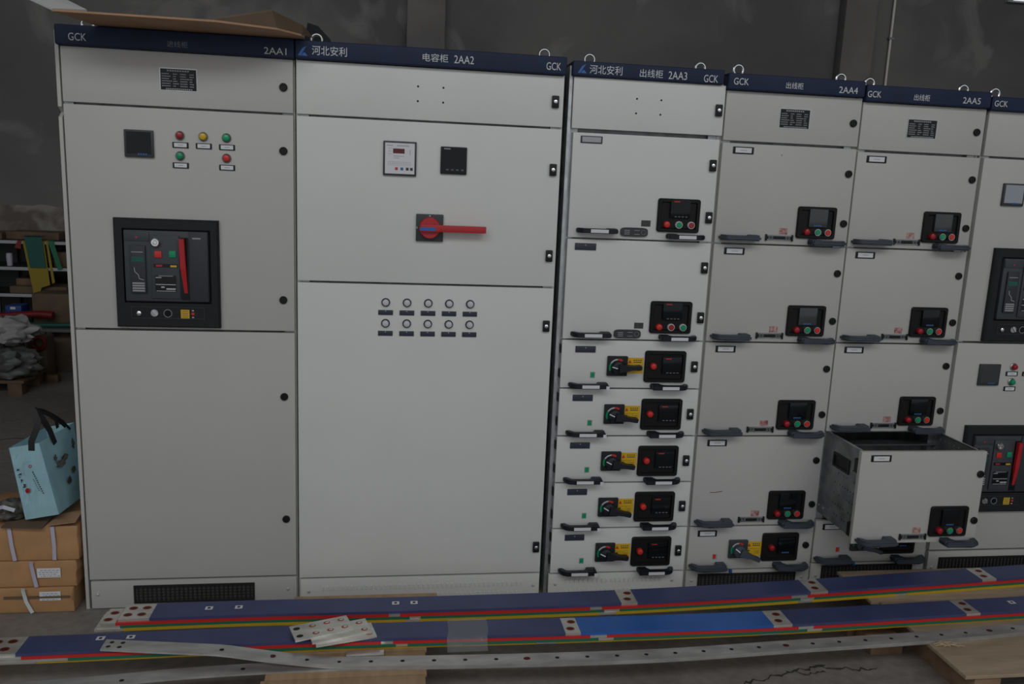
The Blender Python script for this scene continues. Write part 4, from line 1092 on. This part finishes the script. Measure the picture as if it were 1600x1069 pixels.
boxpart('flap_edge', (-.168, .07, -.0205, -.015, .062, .070), 'cardboard_dark', r3)
r2 = carton('middle taped carton of the stack with a white label and lilac strap', -.31, .096, -.012, .36, .106, .212)
front_strap(r2, [(-.058, -.026, .215), (-.062, -.020, .20), (-.055, -.019, .15), (-.048, -.019, .108)], 'strap_lilac')
ship_label(r2, -.044, .040, .146, .184, -.0165)
r1 = carton('topmost taped carton of the stack with two lilac straps, under the blue bag', -.31, .108, -.012, .36, .214, .352)
front_strap(r1, [(-.130, .02, .354), (-.132, -.018, .352), (-.126, -.0195, .28), (-.118, -.019, .218)], 'strap_lilac')
front_strap(r1, [(.022, .02, .354), (.020, -.018, .352), (.024, -.0195, .28), (.022, -.019, .218)], 'strap_lilac')
sheet('lid_flap', [(-.155, -.03, .354), (-.01, -.035, .350), (.0, .06, .366), (-.15, .06, .366)], .003, 'cardboard_dark', r1)
sheet('lid_flap', [(.005, -.03, .360), (.108, -.03, .372), (.108, .06, .385), (.02, .06, .368)], .003, 'cardboard', r1)
# crumpled packing at the left of the bag and tucked behind it
def crumple(name, label, cat, c, r, m, seed, amp=.35, squash=(1, 1, .6), freq=3.0, sub=4, zmin=None):
    rnd = random.Random(seed); bm = bmesh.new(); bmesh.ops.create_icosphere(bm, subdivisions=sub, radius=1.0)
    from mathutils import noise as mn
    off = Vector((rnd.random() * 10, rnd.random() * 10, rnd.random() * 10))
    for v in bm.verts:
        d_ = v.co.normalized(); k = 1 + amp * mn.noise(d_ * freq + off) + amp * .6 * abs(mn.noise(d_ * freq * 2.3 + off))
        v.co = Vector((d_.x * squash[0], d_.y * squash[1], d_.z * squash[2])) * r * k + Vector(c)
        if zmin is not None and v.co.z < zmin: v.co.z = zmin
    o = build(name, bm, m, None, smooth=True, angle=50); tag(o, label, cat); return o
crumple('packing_paper', 'crumpled dark packing beside the blue bag on the cartons', 'packing', (-.155, .06, .385), .058, 'crumpled_dark', 3, .5, (1, .9, .7), zmin=.372)
bm = bmesh.new(); add_strap(bm, [(-.185, .0, .418), (-.15, -.01, .430), (-.115, .0, .412)], .014, .002, (0, .6, 1)); o = build('strap_piece', bm, 'strap_lilac'); tag(o, 'loose lilac strap end lying on the crumpled packing', 'strap')

# light blue carrier bag
root = empty('carrier_bag', (-.02, .1, .37)); tag(root, 'light blue carrier bag with black handles on top of the cartons', 'bag')
TL, TM, TR, TB = Vector((-.119, .0, .657)), Vector((-.002, -.03, .686)), Vector((.024, .24, .686)), Vector((-.09, .26, .660))
BL, BM, BR, BB = Vector((-.079, -.0, .374)), Vector((.052, -.03, .406)), Vector((.048, .23, .380)), Vector((-.06, .24, .372))
from mathutils import noise as mnoise
def bag_side(name, a, b, c, d_, nu=10, nv=12, amp=.006, fold=None):
    """a,b bottom; d_,c top (quad a-b-c-d_)"""
    bm = bmesh.new(); g = []
    nrm = (b - a).cross(d_ - a).normalized()
    for j in range(nv + 1):
        row = []
        for i in range(nu + 1):
            u, v = i / nu, j / nv
            p = a.lerp(b, u).lerp(d_.lerp(c, u), v)
            k = math.sin(PI * u) * (amp * 1.5 * mnoise.noise(p * 14) + (fold(u, v) if fold else 0)) * (1 if 0 < j < nv else .4)
            row.append(bm.verts.new(p + nrm * k))
        g.append(row)
    for j in range(nv):
        for i in range(nu): bm.faces.new((g[j][i], g[j][i + 1], g[j + 1][i + 1], g[j + 1][i]))
    bmesh.ops.solidify(bm, geom=bm.faces[:], thickness=.0012)
    return build(name, bm, 'bag_blue', root, angle=60)
def side_pt(a, b, c, d_, u, v, off=.004):
    n = (b - a).cross(d_ - a).normalized(); return a.lerp(b, u).lerp(d_.lerp(c, u), v) + n * off
bag_side('bag_gusset', BL, BM, TM, TL); bag_side('bag_front', BM, BR, TR, TM); bag_side('bag_gusset', BR, BB, TB, TR); bag_side('bag_back', BB, BL, TL, TB)
bag_side('bag_base', BL, BB, BR, BM, 2, 2, 0)
def on_side(quad, marks, m, name, thick=.0006):
    bm = bmesh.new()
    for poly in marks:
        A = [bm.verts.new(side_pt(*quad, u, v, .0055)) for u, v in poly]
        bm.faces.new(A)
    r = bmesh.ops.solidify(bm, geom=bm.faces[:], thickness=thick)
    o = build(name, bm, m, root, smooth=False); o['kind'] = 'stuff'; return o
G = (BL, BM, TM, TL); F = (BM, BR, TR, TM)
rq = lambda u, v, w, h_: [(u - w, v - h_), (u + w, v - h_), (u + w, v + h_), (u - w, v + h_)]
rnd = random.Random(11)
marks = []
for k in range(4):
    u, v = .155 + .022 * k, .69 - .077 * k
    for q in range(3): marks.append(rq(u + rnd.uniform(-.03, .03), v + rnd.uniform(-.02, .02), rnd.uniform(.012, .04), rnd.uniform(.005, .012)))
on_side(G, marks, 'print_dark', 'bag_lettering')
marks = [rq(.60 + .0145 * k, .63 - .030 * k, .018, .008) for k in range(11)] + [rq(.56 + .014 * k, .53 - .026 * k, .012, .006) for k in range(7)]
on_side(G, marks, 'print_dark', 'bag_lettering')
ring = []
for k in range(12):
    a0, a1 = 2 * PI * k / 12, 2 * PI * (k + 1) / 12
    P_ = lambda a, s: (.565 + .05 * s * math.cos(a), .715 + .022 * s * math.sin(a))
    ring.append([P_(a0, 1), P_(a1, 1), P_(a1, .6), P_(a0, .6)])
on_side(G, ring, 'print_red', 'bag_logo')
on_side(G, [[(.30 + .075 * math.cos(2 * PI * k / 14) + .01 * math.sin(2 * PI * k / 14), .395 + .034 * math.sin(2 * PI * k / 14)) for k in range(14)]], 'print_red', 'bag_seal')
def blob(u, v, ru, rv, seed, n=16):
    r = random.Random(seed); return [(u + ru * math.cos(2 * PI * k / n) * r.uniform(.45, 1.1), v + rv * math.sin(2 * PI * k / n) * r.uniform(.45, 1.1)) for k in range(n)]
on_side(F, [blob(.42, .60, .20, .075, 1), blob(.28, .70, .05, .07, 2), blob(.55, .65, .14, .05, 9), blob(.55, .33, .10, .07, 4), blob(.72, .42, .10, .06, 5), blob(.85, .75, .06, .08, 6)], 'bag_print_brown', 'bag_picture')
# handles: flat woven straps
bm = bmesh.new()
add_strap(bm, [(-.030, -.026, .655), (-.028, -.028, .69), (-.010, -.024, .735), (-.004, -.018, .765), (-.020, -.008, .795), (-.032, .0, .812), (-.024, .008, .800), (-.005, .02, .765), (.010, .04, .715), (.020, .060, .655)],
          .022, .0025, [(1, 0, .1), (1, 0, 0), (1, 0, -.2), (1, 0, 0), (1, .2, .3), (.9, .3, .4), (.8, .4, .3), (.7, .6, .3), (.4, .9, .2), (.2, 1, 0)])
build('bag_handle', bm, 'bag_strap', root)
bm = bmesh.new()
add_strap(bm, [(-.034, .0, .806), (-.015, .05, .785), (-.004, .10, .755), (.010, .16, .710), (.022, .20, .665)], .018, .0025, [(.6, .2, 1), (.6, .2, 1), (.5, .3, 1), (.4, .8, .4), (.2, 1, 0)])
build('bag_handle', bm, 'bag_strap', root)
bm = bmesh.new()
add_strap(bm, [(-.030, .02, .800), (.0, .07, .765), (.012, .10, .735), (.010, .115, .70)], .012, .0025, (.4, .3, 1))
build('bag_handle', bm, 'bag_strap', root)

# ------------------------------------------------------------------ storage corner by the back wall
root = empty('storage_rack', (-2.0, 4.6, 0)); tag(root, 'dark rack with pale shelf edges against the back wall', 'shelf rack')
for z in (1.07, .845, .615):
    boxpart('shelf', (-2.9, -.95, 4.42, 4.86, z - .022, z - .002), 'shelf_dark', root)
    boxpart('shelf_edge', (-2.9, -.95, 4.40, 4.42, z - .026, z), 'shelf_grey', root)
for x in (-2.9, -2.08 + .0, -.95):
    for y in (4.43, 4.82): boxpart('upright', (x - .02, x + .02, y, y + .03, 0, 1.30 if x < -2.5 or x > -1 else 1.068), 'shelf_dark', root)
boxpart('back_sheet', (-2.88, -.97, 4.862, 4.868, .25, 1.045), 'shelf_dark', root)
def plain(name, dims, m, label, cat, bevel=.004, group=None):
    o = boxpart(name, dims, m, None, bevel); tag(o, label, cat, group); return o
plain('cardboard_box', (-2.16, -2.04, 4.50, 4.80, 1.0705, 1.125), 'old_timber', 'brown box at the left end of the rack top shelf', 'box')
plain('timber_piece', (-2.03, -1.60, 4.55, 4.80, 1.0705, 1.135), 'old_timber', 'dark timber piece on the rack top shelf behind the green sheet', 'timber')
bm = bmesh.new(); add_lathe(bm, [(0, .8455), (.022, .8455), (.026, .92), (.024, .952), (.018, .955), (0, .955)], 'Z', 18, (-1.99, 4.50, 0))
o = build('bottle', bm, 'strap_lilac'); tag(o, 'small pale blue bottle on the second rack shelf', 'bottle')
plain('cardboard_box', (-1.62, -1.40, 4.46, 4.78, .8455, .975), 'cardboard_dark', 'dull brown box on the second shelf behind the green strip', 'box')
plain('cardboard_box', (-1.98, -1.52, 4.44, 4.80, .6155, .675), 'cardboard_dark', 'low brown box on the third shelf behind the yellow cloth', 'box')
plain('cardboard_box', (-1.95, -1.75, 4.50, 4.80, .6755, .735), 'old_timber', 'small dark box stacked on the low brown shelf box', 'box')
def hang(name, label, pts, t, m, y):
    bm = bmesh.new(); add_prism(bm, pts, y - t, y); o = build(name, bm, m, None, smooth=False); tag(o, label, 'sheet', 'coloured sheets hanging from the rack'); return o
# each hangs over the front edge of the top shelf with a return on its upper face
def hung(label, pts, m, y, t=.004):
    bm = bmesh.new(); add_prism(bm, pts, y - t, y)
    xa, xb, zt_ = min(p[0] for p in pts[:2]), max(p[0] for p in pts[:2]), max(p[1] for p in pts)
    add_box(bm, xa + .003, xb - .003, y - t, 4.47, zt_ - .004, zt_)
    o = build('insulating_sheet', bm, m, None, smooth=False); tag(o, label, 'sheet', 'coloured sheets hanging from the rack'); return o
hung('yellow sheet with a notched lower end hanging on the rack', [(-1.83, 1.076), (-1.66, 1.076), (-1.63, .70), (-1.70, .675), (-1.72, .615), (-1.765, .615), (-1.80, .86)], 'cloth_yellow', 4.385)
hung('wide dark green sheet hanging in front of the yellow one', [(-1.81, 1.112), (-1.67, 1.112), (-1.65, .848), (-1.775, .848)], 'cloth_green', 4.370)
hung('narrow bright green strip hanging from the top shelf', [(-1.63, 1.082), (-1.585, 1.082), (-1.525, .84), (-1.56, .83)], 'cloth_green_bright', 4.385)
hung('thin yellow green strap hanging beside the green strip', [(-1.650, 1.080), (-1.634, 1.080), (-1.595, .72), (-1.618, .71)], 'cloth_yellow', 4.398)
hung('small red scrap hanging left of the green sheet', [(-1.868, 1.079), (-1.842, 1.079), (-1.85, 1.0), (-1.90, 1.01)], 'roll_red', 4.394)
# low bench with goods
root = empty('work_bench', (-1.7, 4.2, 0)); tag(root, 'low grey bench with a thin leg below the rack', 'bench')
boxpart('bench_top', (-2.5, -1.05, 3.98, 4.385, .362, .385), 'table_grey', root, .002)
for x in (-2.46, -1.575, -1.09): boxpart('leg', (x, x + .032, 3.99, 4.022, 0, .3615), 'table_grey', root, .002)
boxpart('leg', (-2.46, -2.428, 4.34, 4.372, 0, .3615), 'table_grey', root); boxpart('leg', (-1.122, -1.09, 4.34, 4.372, 0, .3615), 'table_grey', root)
plain('leaning_board', (-1.535, -1.18, 4.10, 4.13, .002, .355), 'board_grey_brown', 'grey brown board standing under the low bench', 'board')
plain('cardboard_box', (-1.69, -1.40, 4.15, 4.38, .3855, .655), 'cardboard_dark', 'plain brown box standing on the right of the low bench', 'box')
plain('parts_bin', (-2.0, -1.72, 4.20, 4.36, .3855, .46), 'cloth_green', 'dark green bin on the low bench', 'bin')
plain('blue_carton', (-1.915, -1.79, 4.18, 4.34, .4605, .545), 'box_blue', 'small blue carton with a white patch on the green bin', 'box')
boxpart('white_patch', (-1.875, -1.835, 4.178, 4.1795, .515, .535), 'white_card', bpy.data.objects['blue_carton'])
bm = bmesh.new(); add_tube(bm, [(-2.05, 4.07, .462), (-1.80, 4.07, .490), (-1.60, 4.07, .497), (-1.50, 4.07, .488)], [.020, .024, .030, .034], 12)
o = build('red_tubing', bm, 'roll_red'); tag(o, 'bundle of red sleeving laid along the bench', 'tubing')
bm = bmesh.new(); add_tube(bm, [(-2.05, 4.06, .41), (-1.60, 4.06, .405), (-1.30, 4.06, .41)], [.022, .022, .020], 10)
o = build('green_tubing', bm, 'cloth_green'); tag(o, 'bundle of green sleeving on the bench under the red one', 'tubing')
crumple('plastic_sack', 'crumpled white plastic sack in front of the bench', 'sack', (-1.60, 3.46, .46), .145, 'plastic_bag_white', 5, .45, (1.35, .8, .75), zmin=.385)
crumple('plastic_sack', 'slack dark grey plastic sack on the pallet', 'sack', (-1.62, 3.42, .225), .19, 'plastic_bag_grey', 8, .35, (1.25, .8, .62), zmin=.117)
bm = bmesh.new(); add_torus(bm, .048, .016, (-1.50, 3.75, .315), 22, 10)
o = build('tape_roll', bm, 'roll_red'); tag(o, 'red ring of tape leaning below the bench', 'tape roll')
plain('cardboard_box', (-1.60, -1.45, 3.77, 3.93, .0, .36), 'board_grey_brown', 'tall dull box behind the red ring below the bench', 'box')
root = empty('storage_pallet', (-1.85, 3.6, 0)); tag(root, 'low dark wooden pallet under the plastic sacks', 'pallet')
for k in range(4): boxpart('plank', (-2.5, -1.44, 3.30 + k * .115, 3.40 + k * .115, .092, .115), 'old_timber', root, .002)
for x in (-2.45, -2.0, -1.56):
    for y in (3.31, 3.62): boxpart('block', (x, x + .10, y, y + .09, 0, .0915), 'old_timber', root, .003)
plain('brick', (-1.44, -1.36, 3.72, 3.78, 0, .062), 'old_timber', 'small dark brick on the floor beside the pallet', 'brick')
